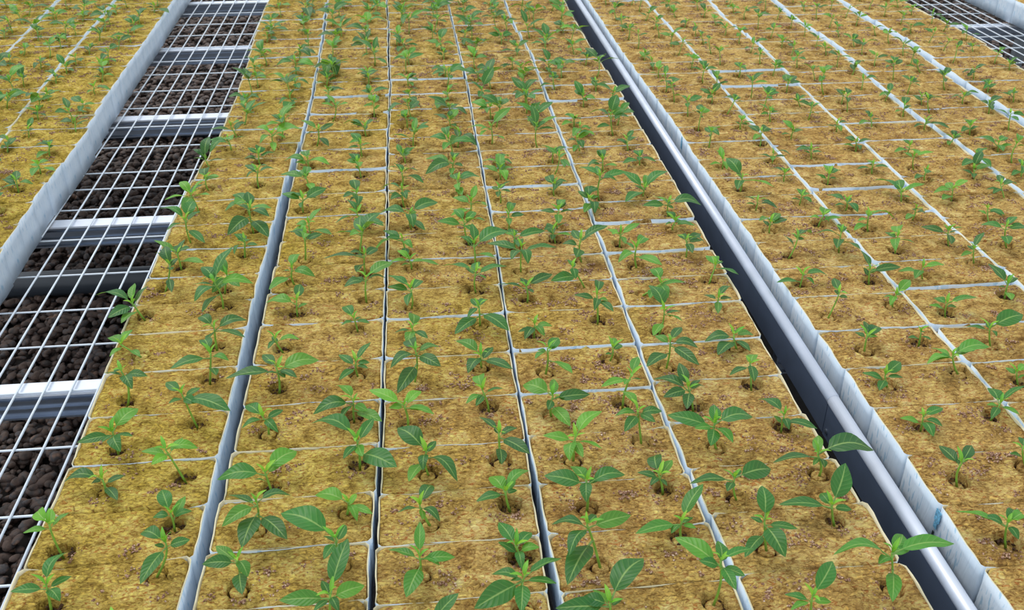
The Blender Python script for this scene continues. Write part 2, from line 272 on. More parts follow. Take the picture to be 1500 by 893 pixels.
r3 9 0;1115 1556;-13 0 40;-43 23 36 19 27 45 -27 -38 29 27 4 36
r2 9 1;1017 1497;-7 1 27;21 28 43 -33 -10 23 14 -8 23 -2 23 23
r1 9 1;798 1453;-5 0 23;-5 40 35 45 1 24 -8 14 19 12 5 19
r1 9 0;668 1453;2 0 18;-42 -9 13 44 2 15 14 -19 14
r2 9 0;898 1456;-4 0 18;-43 0 14 37 10 17 -26 -22 14
r1 8 1;799 1363;2 0 22;34 23 36 -17 3 18 18 5 18 -17 -22 18
r2 8 1;1014 1379;-3 0 22;-14 48 37 28 29 19 -17 -39 17 -17 2 18
r2 8 0;884 1336;-4 0 18;-32 4 14 45 1 26 10 -6 14 -13 27 14
c1 16 1;-337 2204;0 0 34;-39 18 42 56 39 31 28 -10 30 -21 -31 30 7 -44 4
c1 18 1;-330 2366;3 0 25;-12 -7 21 17 0 20
c1 19 1;-312 2502;-14 6 18;-36 -19 14 -16 -66 4 4 -2 14
c1 21 1;-325 2643;2 -3 18;-27 28 16 6 36 14 15 -41 9
c2 19 0;-241 2653;5 0 18;-24 -17 14 27 14 14 -22 31 25 22 38 18
c2 18 0;-228 2507;3 0 30;-17 25 26 39 22 27 4 -39 13
c2 16 0;-237 2210;7 0 37;-28 22 51 37 29 39 28 -36 6 -18 -13 33
c2 17 1;-105 2392;1 9 33;-13 12 28 14 10 26
c2 18 1;-108 2534;-9 2 19;-36 22 15 10 -34 10 34 26 17
c2 19 1;-125 2652;1 0 18;-26 32 18 24 35 23 -17 -5 14
c3 20 0;-16 2629;-1 0 18;-40 20 18 20 36 19 11 -39 9
c3 19 0;-14 2495;-1 0 22;-17 24 18 19 10 18 15 -39 17
c3 17 0;-23 2306;-2 0 25;-22 23 21 21 -11 21 -5 42 27
c3 17 1;88 2294;-6 0 21;-39 26 24 13 37 29 5 -37 17
c3 19 1;91 2495;-5 0 18;-16 27 14 21 31 30 -32 -80 7
c2 15 1;-129 2132;-1 0 27;-20 35 41 10 -9 22 -26 -4 23
c2 16 1;-123 2270;-2 0 18;-48 23 21 26 32 19 0 28 14
c4 16 0;176 2185;-1 0 41;-51 7 37 24 -29 24 43 35 67 -25 -34 35
c4 19 0;177 2497;0 0 26;-41 32 39 30 39 64 -10 -40 22 21 -12 22
c4 18 0;189 2352;-3 -5 29;-42 22 35 32 -34 20 -30 -1 25
c4 19 1;287 2450;-4 -9 33;-19 15 29 -29 26 59 28 17 56 1 -30 29
c4 16 1;281 2153;-4 -11 51;-19 28 61 41 13 64 34 -13 47 -9 26 84
c4 15 0;182 2052;0 -23 18;-34 -14 14 23 -28 14 -1 -63 4 1 19 15
c5 19 0;381 2560;-6 8 27;-39 -14 9 -8 50 29 10 43 23
c5 18 0;435 2416;-2 0 26;-10 41 31 5 -21 22 -16 32 52
c5 16 1;475 2208;-9 0 49;-49 31 46 8 32 82 24 25 52 -42 -22 31 30 -3 45
c5 15 0;377 2114;-7 4 27;-26 7 23 -20 -35 16 0 -30 23
c5 17 0;388 2273;0 0 18;-8 41 17 10 -19 14 -31 -25 14
c5 16 0;399 2209;-7 4 18;19 -29 12 -26 -30 14 21 11 14
c5 19 1;489 2532;-1 0 18;-1 39 14 9 14 14
c5 15 1;494 2114;-4 10 18;-20 29 14 21 34 14
c1 22 0;-442 2745;-2 0 27;-27 27 47 27 -27 23 -22 2 23 17 23 23
c1 27 0;-451 3237;1 0 26;-22 35 31 31 -28 15 18 38 34
c1 25 0;-450 3095;1 8 18;-21 22 14 12 34 14 30 -22 12
c1 24 0;-450 2940;5 -7 20;-8 8 16 18 -9 15
c1 22 1;-334 2771;2 0 32;-24 33 34 48 -17 28 -44 -8 28 11 -39 20
c1 24 1;-335 2942;1 0 18;-12 -32 14 19 -21 14
c1 25 1;-318 3039;2 0 38;-27 30 39 23 12 34 1 -40 24
c1 28 1;-354 3431;0 1 23;-33 25 32 30 -54 4 17 -82 10
c2 25 0;-254 3250;2 0 40;-15 38 48 44 35 61 -50 23 44 11 32 36
c2 22 0;-240 2918;5 0 29;-14 36 39 23 33 47 18 12 25
c2 21 0;-230 2816;-7 -9 18;-44 -43 4 14 -30 14 -14 -93 4 12 -91 7
c2 25 1;-133 3284;-2 10 36;-26 38 56 37 34 42 -27 -21 22 32 -14 28
c2 21 1;-111 2816;1 -9 40;-53 27 63 31 -36 19 -30 -32 36 10 21 71
c2 20 1;-126 2696;-3 -4 18;-21 -9 14 23 23 14
c3 27 0;-31 3313;7 -10 40;-19 21 51 52 14 42 11 -47 36
c3 24 0;-46 3012;4 -1 34;-15 31 30 23 37 31 9 -40 19
c3 22 0;-10 2824;-3 -5 24;-14 36 25 29 19 20
c3 27 1;74 3318;1 0 27;-40 2 23 12 38 40
c3 24 1;65 3059;1 0 30;-14 36 46 8 -32 26
c4 24 0;163 2991;1 0 38;-14 31 34 25 34 44 -6 -34 14 18 -2 34
c3 22 1;91 2857;1 0 18;-23 24 14 24 -8 14 -6 41 21
c4 22 0;177 2756;-3 0 32;-37 25 33 11 39 40 -16 33 54 21 11 28
c3 21 1;88 2698;1 -3 18;-25 29 14 25 24 14 -17 -39 4
c4 21 0;177 2647;0 -1 18;-40 24 20 40 19 23 12 -41 13
c4 27 1;288 3296;-4 0 32;-20 35 28 15 -37 27 4 40 40
c4 27 0;177 3273;-4 0 27;-20 39 27 16 -36 18 39 21 34
c4 24 1;275 2998;0 5 21;-32 32 23 14 -27 17 -31 36 43 33 31 21
c5 24 0;371 3058;-9 0 35;-22 37 72 -38 -29 26 46 25 48 6 -18 31
c4 23 1;312 2875;0 0 25;-47 -21 20 32 26 33 -5 -41 21 -17 38 31
c4 22 1;283 2745;0 0 18;-26 -29 14 19 -8 14
c5 21 0;385 2730;0 -10 20;-32 17 28 60 9 16 -5 -49 5 -12 22 50
c5 22 1;486 2871;-9 0 25;-33 34 33 31 17 35 10 -37 19 -23 -13 21
c5 24 1;488 3102;-5 3 18;-28 -40 4 45 -21 14 -26 39 22
c5 21 1;500 2762;3 0 20;-2 42 20 36 26 23
r1 25 0;679 3105;-7 0 35;-18 33 31 22 29 31
r1 22 0;681 2783;-1 0 18;-7 36 14 18 20 14
r1 20 0;686 2629;-2 0 20;-25 -10 16 9 39 31 16 -8 16
r1 18 0;680 2424;-11 3 45;-29 40 42 20 31 47 -27 -11 41 2 9 40
r1 17 0;689 2320;-2 5 36;-23 41 39 35 24 39 -10 -24 32
r1 16 0;689 2217;4 3 42;9 45 44 26 39 39 4 -10 35
r1 15 0;686 2113;3 1 34;1 39 30 29 34 31 -4 -14 30
r1 21 1;800 2692;1 0 28;-4 40 24 20 37 24
r1 20 1;796 2569;0 -3 37;2 38 47 21 33 40
r1 19 1;800 2466;1 -6 45;-2 35 54 20 16 41
r1 17 1;792 2320;18 9 32;33 48 33 39 8 28 38 40 28
r2 18 0;891 2434;-2 0 45;-8 41 50 31 24 55
r2 19 0;910 2606;1 0 27;2 42 26 28 23 23
r2 19 1;1010 2608;4 0 27;6 38 23 31 32 28
r2 17 0;892 2339;7 0 40;5 41 48 32 33 46
r2 16 0;888 2259;-7 0 25;-30 -6 21 14 9 21
r1 16 1;793 2212;1 0 18;-9 11 14 12 -10 14 14 40 17
r1 15 1;811 2113;2 12 24;-12 52 24 30 44 22 -24 -19 20
r1 14 0;681 1984;-1 0 18;-30 -11 14 -2 -33 14
r2 15 0;895 2138;2 0 18;-25 -7 14 30 15 14
r2 18 1;1001 2467;0 0 27;6 41 32 29 30 31
r3 18 0;1096 2446;-10 -5 57;-4 36 62 23 19 66 -34 -39 50
r3 16 0;1103 2303;-5 7 37;8 46 45 12 6 33
r3 19 1;1237 2597;8 0 19;13 38 15 39 28 26
r3 15 0;1123 2202;-2 12 18;-36 -11 6 22 10 14
r2 15 1;1022 2170;-3 0 18;-6 13 13 -3 -27 14
r2 14 1;1023 2055;-3 0 18;-28 2 14 36 14 17 -4 -26 14
r4 19 0;1332 2538;-8 0 47;-15 39 43 26 25 46 10 38 50
r4 19 1;1436 2589;-14 0 24;-7 38 20 7 -2 20
r4 18 0;1321 2426;0 -7 34;-8 34 36 13 -30 30 24 27 33
r3 17 1;1237 2375;7 0 19;-7 3 13 24 36 32
r3 16 1;1235 2263;-2 0 22;-30 -16 18 17 35 34 24 19 18
r4 16 0;1314 2281;-9 7 33;5 47 30 6 17 29
r4 16 1;1462 2260;-6 0 22;22 29 18 32 14 34
r4 17 1;1431 2336;-1 0 19;-9 12 15 32 26 16
r5 18 0;1533 2413;-5 0 19;2 41 17 26 20 15
r5 19 0;1562 2526;-5 0 20;-31 -21 16 35 5 32
r5 19 1;1701 2586;-4 0 18;-32 10 14 22 17 14
r5 17 0;1569 2332;-6 0 23;2 33 19 18 20 19
r3 15 1;1243 2165;0 0 18;-33 -15 14 39 -31 14
r3 14 1;1252 2056;8 0 18;-17 -24 14 36 14 14
r4 15 0;1344 2128;-5 0 18;-1 42 20 18 8 14 -32 -15 14
r4 14 0;1351 2013;-5 0 18;-33 46 14 27 27 19 -12 -33 14
r3 13 1;1254 1941;1 0 18;33 27 24 -43 -28 4 10 -40 10
r4 18 1;1437 2445;-11 0 38;-1 41 40 16 31 47
l2 25 0;-1166 3175;7 0 31;-15 34 41 13 41 27 27 -36 21
l3 25 1;-1276 3212;3 7 18;-19 43 14 13 26 14
l2 24 0;-1162 3032;8 0 18;0 41 22 8 -36 14
l2 23 0;-1174 2936;7 0 18;-10 -21 14 31 11 14 -11 38 18
l2 22 1;-1070 2889;4 1 18;-4 -32 14 5 43 16
l2 21 1;-1067 2729;6 -7 24;-14 30 30 4 27 20 -5 21 53
l2 24 1;-1070 3091;4 4 34;-24 35 30 10 45 30
l2 23 1;-1074 2990;3 4 40;-17 33 36 8 30 36
l1 21 0;-989 2749;4 0 18;-14 -31 14 24 8 14 -26 29 23
l2 26 1;-1067 3234;4 -7 19;-16 30 26 -15 25 39 17 -7 12
l2 28 0;-1197 3440;9 -8 20;-11 -38 16 39 23 19 -15 25 28
l2 27 1;-1087 3399;3 7 18;-21 41 16 22 44 18
l1 26 0;-980 3267;2 0 28;-25 32 28 16 40 29
l1 26 1;-883 3229;5 0 27;-28 23 38 40 -3 23 7 40 40 -11 2 23
l1 28 0;-1000 3482;3 0 18;-24 32 18 22 24 14
l1 24 1;-898 3070;8 5 22;-5 -6 18 34 39 24
l1 23 1;-885 2906;7 0 36;-24 28 36 27 37 39 -2 -40 27 29 -25 11
l1 24 0;-971 3024;8 0 18;-15 29 14 15 39 14
l1 23 0;-978 2916;2 0 18;-5 -33 14 24 -1 14
l1 22 0;-983 2836;2 0 18;-21 25 43 27 -24 14
l1 21 1;-865 2756;4 6 18;-18 -3 14 30 3 14 -8 46 23
l1 28 1;-873 3488;2 7 18;-34 29 20 56 -58 8 27 32 14
l1 18 0;-946 2454;3 2 18;-12 15 14 0 44 17
l1 16 1;-850 2215;5 0 20;-10 -39 13 11 18 16 -10 39 19
l1 17 0;-933 2335;3 0 18;-5 -12 13 11 17 14
l1 17 1;-830 2361;1 9 21;-40 15 17 16 9 16
l1 19 1;-848 2496;6 -4 25;-25 25 31 29 5 21 8 -43 21
l1 20 0;-967 2604;3 0 18;-11 5 13 14 34 14
l1 20 1;-858 2648;2 0 18;-7 -29 14 42 -12 14
l1 16 0;-958 2251;5 13 20;-24 43 20 11 40 16 2 -20 16
"""
YK = np.arange(.5, 4.41, .3)

# ------------------------------------------------------------------ helpers
def obj(name, me, parent=None, loc=None):
    o = bpy.data.objects.new(name, me)
    ROOT.objects.link(o)
    if parent is not None:
        o.parent = parent
    if loc is not None:
        o.location = loc
    return o

def empty(name, loc):
    o = bpy.data.objects.new(name, None)
    o.empty_display_size = .02
    ROOT.objects.link(o)
    o.location = loc
    return o

def tag(o, label=None, cat=None, group=None, kind=None):
    if label: o['label'] = label
    if cat: o['category'] = cat
    if group: o['group'] = group
    if kind: o['kind'] = kind
    return o

def mesh(name, v, f, mat=None, smooth=False):
    me = bpy.data.meshes.new(name)
    me.from_pydata([tuple(p) for p in v], [], f)
    if mat: me.materials.append(mat)
    if smooth: me.polygons.foreach_set('use_smooth', [True] * len(me.polygons))
    me.update()
    return me

def box(x0, x1, y0, y1, z0, z1):
    v = [(x0,y0,z0),(x1,y0,z0),(x1,y1,z0),(x0,y1,z0),(x0,y0,z1),(x1,y0,z1),(x1,y1,z1),(x0,y1,z1)]
    f = [(0,3,2,1),(4,5,6,7),(0,1,5,4),(1,2,6,5),(2,3,7,6),(3,0,4,7)]
    return v, f

def tube(pts, radii, n=6, cap=True):
    v, f = [], []
    pts = [Vector(p) for p in pts]
    for i, p in enumerate(pts):
        d = (pts[min(i+1, len(pts)-1)] - pts[max(i-1, 0)]).normalized()
        a = d.cross(Vector((0, 1, 0)) if abs(d.y) < .9 else Vector((1, 0, 0))).normalized()
        b = d.cross(a)
        for k in range(n):
            t = 2*math.pi*k/n
            v.append(p + (a*math.cos(t) + b*math.sin(t))*radii[i])
    for i in range(len(pts)-1):
        for k in range(n):
            f.append((i*n+k, i*n+(k+1) % n, (i+1)*n+(k+1) % n, (i+1)*n+k))
    if cap:
        f.append(tuple(range(n-1, -1, -1)))
        f.append(tuple((len(pts)-1)*n+k for k in range(n)))
    return v, f

class NT:
    def __init__(s, name):
        s.m = bpy.data.materials.new(name); s.m.use_nodes = True
        s.t = s.m.node_tree; s.b = s.t.nodes['Principled BSDF']
    def n(s, typ, **kw):
        q = s.t.nodes.new(typ)
        for k, v in kw.items(): setattr(q, k, v)
        return q
    def l(s, a, b): s.t.links.new(a, b)
    def coord(s, kind='Object', scale=(1, 1, 1), rot=(0, 0, 0), world=False):
        if world:
            c = s.n('ShaderNodeNewGeometry').outputs['Position']
        else:
            c = s.n('ShaderNodeTexCoord').outputs[kind]
        m = s.n('ShaderNodeMapping'); m.inputs['Scale'].default_value = scale; m.inputs['Rotation'].default_value = rot
        s.l(c, m.inputs['Vector']); return m.outputs['Vector']
    def noise(s, vec, scale, detail=3, rough=.55, dist=0):
        q = s.n('ShaderNodeTexNoise'); q.inputs['Scale'].default_value = scale
        q.inputs['Detail'].default_value = detail; q.inputs['Roughness'].default_value = rough
        q.inputs['Distortion'].default_value = dist
        s.l(vec, q.inputs['Vector']); return q.outputs['Fac']
    def ramp(s, fac, stops):
        q = s.n('ShaderNodeValToRGB'); e = q.color_ramp.elements
        while len(e) < len(stops): e.new(.5)
        for x, (p, c) in zip(e, stops):
            x.position = p; x.color = c if len(c) == 4 else (*c, 1)
        s.l(fac, q.inputs['Fac']); return q.outputs['Color']
    def mix(s, a, b, fac, mode='MIX'):
        q = s.n('ShaderNodeMix', data_type='RGBA', blend_type=mode)
        for i, x in ((0, fac), (6, a), (7, b)):
            if hasattr(x, 'links'): s.l(x, q.inputs[i])
            else: q.inputs[i].default_value = x if i == 0 else (*x, 1)
        return q.outputs[2]
    def math(s, op, a, b=None, c=None):
        q = s.n('ShaderNodeMath', operation=op)
        for i, x in enumerate((a, b, c)):
            if x is None: continue
            if hasattr(x, 'links'): s.l(x, q.inputs[i])
            else: q.inputs[i].default_value = x
        return q.outputs[0]
    def bump(s, h, strength=.5, dist=.002):
        q = s.n('ShaderNodeBump'); q.inputs['Strength'].default_value = strength; q.inputs['Distance'].default_value = dist
        s.l(h, q.inputs['Height']); s.l(q.outputs['Normal'], s.b.inputs['Normal'])
    def base(s, c):
        if hasattr(c, 'links'): s.l(c, s.b.inputs['Base Color'])
        else: s.b.inputs['Base Color'].default_value = (*c, 1)
    def rough(s, r): s.b.inputs['Roughness'].default_value = r

def S(r, g, b):
    return tuple((c/255/12.92 if c/255 <= .04045 else ((c/255+.055)/1.055)**2.4) for c in (r, g, b))

# ------------------------------------------------------------------ materials
def m_rockwool():
    t = NT('rockwool'); w = t.coord(world=True)
    ws = t.coord(world=True, scale=(1, 1.7, 1), rot=(0, 0, .35))
    big = t.noise(w, 3.2, 2)
    mid = t.noise(w, 30, 5, .65, .5)
    fib = t.noise(ws, 130, 5, .75, 1.0)
    col = t.ramp(mid, [(.30, S(148, 114, 66)), (.43, S(182, 150, 92)), (.56, S(208, 178, 116)), (.75, S(234, 210, 156))])
    grn = t.ramp(mid, [(.30, S(142, 122, 50)), (.43, S(178, 156, 72)), (.56, S(205, 182, 96)), (.75, S(231, 210, 136))])
    # yellowish algae tinge: strongest in the columns beside the mesh aisle, in loose patches
    sep = t.n('ShaderNodeSeparateXYZ'); t.l(w, sep.inputs[0])
    gx = t.math('MULTIPLY_ADD', sep.outputs[0], -.9, .30)
    gfac = t.math('ADD', gx, t.math('MULTIPLY_ADD', big, 1.8, -.9))
    q = t.n('ShaderNodeClamp'); t.l(gfac, q.inputs[0])
    c = t.mix(col, grn, q.outputs[0])
    dk = t.ramp(fib, [(.32, S(60, 42, 22)), (.42, S(142, 126, 96)), (.5, S(188, 186, 182)), (.59, S(222, 214, 190)), (.69, S(255, 248, 222))])
    c = t.mix(c, dk, .85, 'OVERLAY')
    st = t.ramp(t.noise(w, 13, 5, .7, .8), [(.54, (0, 0, 0)), (.70, (1, 1, 1))])
    c = t.mix(c, S(142, 104, 62), t.math('MULTIPLY', st, .5))
    sp = t.ramp(t.noise(w, 85, 4, .7, .6), [(.60, (0, 0, 0)), (.68, (1, 1, 1))])
    c = t.mix(c, S(104, 72, 38), t.math('MULTIPLY', sp, .6))
    oi = t.n('ShaderNodeObjectInfo')
    c = t.mix(c, t.ramp(oi.outputs['Random'], [(0, S(160, 150, 130)), (1, S(212, 210, 200))]), .3, 'SOFT_LIGHT')
    t.base(c); t.rough(.95); t.b.inputs['Specular IOR Level'].default_value = .12
    h = t.math('ADD', t.math('MULTIPLY', fib, .8), t.noise(w, 70, 4, .65))
    t.bump(h, 1.0, .006)
    return t.m

def m_wrap():
    t = NT('plastic_wrap'); o = t.coord('Object')
    n = t.noise(o, 14, 3)
    c = t.ramp(n, [(.3, S(204, 220, 236)), (.7, S(228, 237, 246))])
    # faint blue print: slanted strokes repeated over the film
    g = t.coord('Object', scale=(1, 1, 1), rot=(.5, 0, 0))
    gs = t.coord('Object', scale=(1, 2.6, .55), rot=(.55, 0, .2))
    pr = t.ramp(t.noise(gs, 85, 2, .5, .3), [(.57, (0, 0, 0)), (.63, (1, 1, 1))])
    ar = t.ramp(t.noise(g, 13, 2), [(.47, (0, 0, 0)), (.56, (1, 1, 1))])
    fac = t.math('MULTIPLY', t.math('MULTIPLY', pr, ar), .6)
    c = t.mix(c, S(130, 182, 214), fac)
    t.base(c); t.rough(.42)
    t.b.inputs['Subsurface Weight'].default_value = .0
    cr = t.coord('Object', scale=(1.6, 1.6, .35))
    t.bump(t.noise(cr, 45, 2, .5, 1.2), .35, .004)
    return t.m

def m_simple(name, col, rough=.5, metal=0, var=.12, scale=30, bump=0):
    t = NT(name); w = t.coord(world=True)
    n = t.noise(w, scale, 3)
    lo = tuple(x*(1-var) for x in col); hi = tuple(min(1, x*(1+var)) for x in col)
    t.base(t.ramp(n, [(.3, lo), (.7, hi)])); t.rough(rough)
    t.b.inputs['Metallic'].default_value = metal
    if bump: t.bump(n, bump, .002)
    return t.m

def m_leaf(name, src):
    t = NT(name)
    if src == 'object':
        tint = t.n('ShaderNodeObjectInfo').outputs['Color']
        oc = t.coord('Object')
    else:
        tint = t.n('ShaderNodeAttribute', attribute_name='tint').outputs['Color']
        oc = None
    uv = t.n('ShaderNodeAttribute', attribute_name='leaf_uv').outputs['Vector']
    sep = t.n('ShaderNodeSeparateXYZ'); t.l(uv, sep.inputs[0])
    ay = t.math('ABSOLUTE', sep.outputs[1])
    rib = t.ramp(ay, [(.02, (1, 1, 1)), (.11, (0, 0, 0))])
    sv = t.math('SINE', t.math('MULTIPLY', t.math('SUBTRACT', sep.outputs[0], t.math('MULTIPLY', ay, .22)), 48.))
    vein = t.ramp(sv, [(.86, (0, 0, 0)), (1., (1, 1, 1))])
    w = t.coord(world=True)
    n = t.noise(w, 90, 2)
    c = t.mix(tint, t.ramp(n, [(.3, (.35, .42, .35)), (.7, (.62, .62, .55))]), .55, 'OVERLAY')
    light = t.mix(c, S(176, 208, 120), .75)
    c = t.mix(c, light, t.math('MULTIPLY', rib, .75))
    c = t.mix(c, light, t.math('MULTIPLY', vein, .2))
    t.base(c); t.rough(.42)
    t.b.inputs['Specular IOR Level'].default_value = .45
    t.bump(t.math('SUBTRACT', sv, t.math('MULTIPLY', rib, 2.)), .25, .0008)
    tr = t.n('ShaderNodeBsdfTranslucent'); t.l(t.mix(c, S(190, 225, 70), .45), tr.inputs['Color'])
    mx = t.n('ShaderNodeMixShader'); mx.inputs[0].default_value = .3
    out = t.t.nodes['Material Output']
    t.l(t.b.outputs[0], mx.inputs[1]); t.l(tr.outputs[0], mx.inputs[2]); t.l(mx.outputs[0], out.inputs['Surface'])
    return t.m

M = {
    'wool': m_rockwool(), 'wrap': m_wrap(),
    'plug': m_simple('rockwool_plug', S(178, 142, 84), .95, var=.35, scale=160, bump=.8),
    'leaf': m_leaf('leaf', 'object'), 'leaf_far': m_leaf('leaf_far', 'attr'),
    'stem': m_simple('stem', S(126, 172, 62), .5, var=.2, scale=60),
    'edge': m_simple('wrap_cut_edge', S(220, 210, 176), .6, var=.1, scale=50),
    'wire': m_simple('white_wire', S(226, 234, 243), .35, var=.05),
    'bar': m_simple('bar_white_flange', S(222, 227, 238), .4, .1, var=.05),
    'web': m_simple('bar_grooved_metal', S(158, 168, 184), .3, .92, var=.06),
    'rail': m_simple('rail_aluminium', S(206, 212, 226), .38, .3, var=.07, scale=18),
    'dark': m_simple('rail_dark_face', S(80, 90, 108), .45, .2, var=.08),
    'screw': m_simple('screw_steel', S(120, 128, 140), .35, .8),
    'leg': m_simple('galvanised_leg', S(120, 126, 132), .5, .6),
    'pipe': m_simple('black_pipe', S(52, 58, 66), .45, var=.08),
    'soil': m_simple('dark_soil', S(34, 28, 25), .95, var=.4, scale=40),
    'print': m_simple('blue_print', S(112, 172, 204), .5, var=.45, scale=420),
    'smear': m_simple('black_smear', S(30, 38, 44), .6),
}
def m_grain():
    t = NT('vermiculite'); w = t.coord(world=True)
    n = t.noise(w, 420, 2)
    t.base(t.ramp(n, [(.3, S(92, 58, 42)), (.46, S(138, 98, 76)), (.58, S(178, 142, 114)), (.72, S(232, 214, 190))])); t.rough(.8)
    return t.m
def m_pebble():
    t = NT('dark_pebble'); w = t.coord(world=True)
    n = t.noise(w, 26, 2); f = t.noise(w, 220, 3)
    c = t.ramp(n, [(.32, S(50, 43, 40)), (.5, S(92, 72, 62)), (.6, S(74, 72, 74)), (.72, S(136, 106, 88))])
    c = t.mix(c, t.ramp(f, [(.3, (.3, .3, .3)), (.7, (.7, .7, .7))]), .5, 'OVERLAY')
    t.base(c); t.rough(.7); t.bump(f, .4, .003)
    return t.m
M['peat'] = m_simple('dark_substrate', S(74, 50, 34), .95, var=.5, scale=300)
M['grain'] = m_grain(); M['pebble'] = m_pebble()

# ------------------------------------------------------------------ floor and pebble bed
v, f = box(-4, 5, -.5, 9, -.05, 0)
tag(obj('floor', mesh('floor', v, f, M['soil'])), 'dark soil floor under the pebble bed below the benches', 'floor', kind='structure')

def icosphere():
    p = (1+5**.5)/2
    vv = [Vector(q).normalized() for q in ((-1,p,0),(1,p,0),(-1,-p,0),(1,-p,0),(0,-1,p),(0,1,p),(0,-1,-p),(0,1,-p),(p,0,-1),(p,0,1),(-p,0,-1),(-p,0,1))]
    ff = [(0,11,5),(0,5,1),(0,1,7),(0,7,10),(0,10,11),(1,5,9),(5,11,4),(11,10,2),(10,7,6),(7,1,8),(3,9,4),(3,4,2),(3,2,6),(3,6,8),(3,8,9),(4,9,5),(2,4,11),(6,2,10),(8,6,7),(9,8,1)]
    cache = {}
    def midp(a, b):
        k = (min(a, b), max(a, b))
        if k not in cache:
            vv.append(((vv[a]+vv[b])/2).normalized()); cache[k] = len(vv)-1
        return cache[k]
    out = []
    for a, b, c in ff:
        x, y, z = midp(a, b), midp(b, c), midp(c, a)
        out += [(a, x, z), (b, y, x), (c, z, y), (x, y, z)]
    return np.array(vv), np.array(out)
IV, IF = icosphere()
OV = np.array([(1,0,0),(-1,0,0),(0,1,0),(0,-1,0),(0,0,1),(0,0,-1)], float)
OF = np.array([(0,2,4),(2,1,4),(1,3,4),(3,0,4),(2,0,5),(1,2,5),(3,1,5),(0,3,5)])

def joined(name, baseV, baseF, mats, mat, smooth):
    """many small copies as one mesh; mats: (n,3,4) affine matrices"""
    n = len(mats); k = len(baseV)
    hv = np.concatenate([baseV, np.ones((k, 1))], 1)
    vv = np.einsum('nij,kj->nki', mats, hv).reshape(-1, 3)
    ff = (baseF[None] + (np.arange(n)*k)[:, None, None]).reshape(-1, 3)
    me = bpy.data.meshes.new(name)
    me.vertices.add(len(vv)); me.vertices.foreach_set('co', vv.astype(np.float32).ravel())
    me.loops.add(ff.size); me.loops.foreach_set('vertex_index', ff.astype(np.int32).ravel())
    me.polygons.add(len(ff)); me.polygons.foreach_set('loop_start', np.arange(0, ff.size, 3, dtype=np.int32))
    me.polygons.foreach_set('use_smooth', np.full(len(ff), smooth))
    me.materials.append(mat); me.update(); me.validate()
    return me

def rand_affine(rng, pos, sx, sy, sz, tilt):
    n = len(pos)
    a = rng.uniform(0, 2*np.pi, n); b = rng.normal(0, tilt, n)
    ca, sa, cb, sb = np.cos(a), np.sin(a), np.cos(b), np.sin(b)
    R = np.zeros((n, 3, 3))
    R[:, 0, 0] = ca; R[:, 0, 1] = -sa*cb; R[:, 0, 2] = sa*sb
    R[:, 1, 0] = sa; R[:, 1, 1] = ca*cb; R[:, 1, 2] = -ca*sb
    R[:, 2, 1] = sb; R[:, 2, 2] = cb
    Mx = np.zeros((n, 3, 4)); Mx[:, :, :3] = R*np.stack([sx, sy, sz], 1)[:, None, :]; Mx[:, :, 3] = pos
    return Mx

rng = np.random.default_rng(5)
def pebbles(x0, x1, y0, y1, n):
    pos = np.stack([rng.uniform(x0, x1, n), rng.uniform(y0, y1, n), rng.uniform(.004, .04, n)], 1)
    s = rng.uniform(.0065, .0145, n)
    return rand_affine(rng, pos, s*rng.uniform(1, 1.7, n), s, s*rng.uniform(.5, .9, n), .5)
pm = np.concatenate([pebbles(-1.5, -.6, 1.1, 4.6, 11500), pebbles(-1.5, -.7, 4.6, 6.7, 3500), pebbles(2.8, 3.6, 4.4, 6.2, 1500)])
tag(obj('pebble_bed', joined('pebble_bed', IV, IF, pm, M['pebble'], True)),
    'dark brown and black pebbles lying under the white wire mesh', 'pebbles', kind='stuff')

for y in (2.76, 4.07):
    v, f = tube([(-2.2, y, .062), (0, y, .062), (.9, y, .062)], [.04]*3, 20)
    tag(obj('floor_pipe', mesh('floor_pipe', v, f, M['pipe'], True)), 'smooth dark pipe lying across the pebbles under the wire mesh', 'pipe', 'pipes on the pebble floor')

# ------------------------------------------------------------------ benches
CROSS_Y = [.66,.81,.95,1.08,1.23,1.38,1.52,1.644,1.783,1.94,2.09,2.203,2.298,2.464,2.61,2.76,2.908,3.066,3.2,3.35,3.498,3.64,3.79,3.94,4.09]
BAR_Y = [.76, 1.395, 2.03, 2.69, 3.35, 3.97]
ZM = ZT - H - .0035        # wire centre height
RW = .0020
v, f = tube([(0, .45, 0), (0, 2.3, 0), (0, 4.2, 0)], [RW]*3, 6); ME_LW = mesh('long_wire', v, f, M['wire'], True)

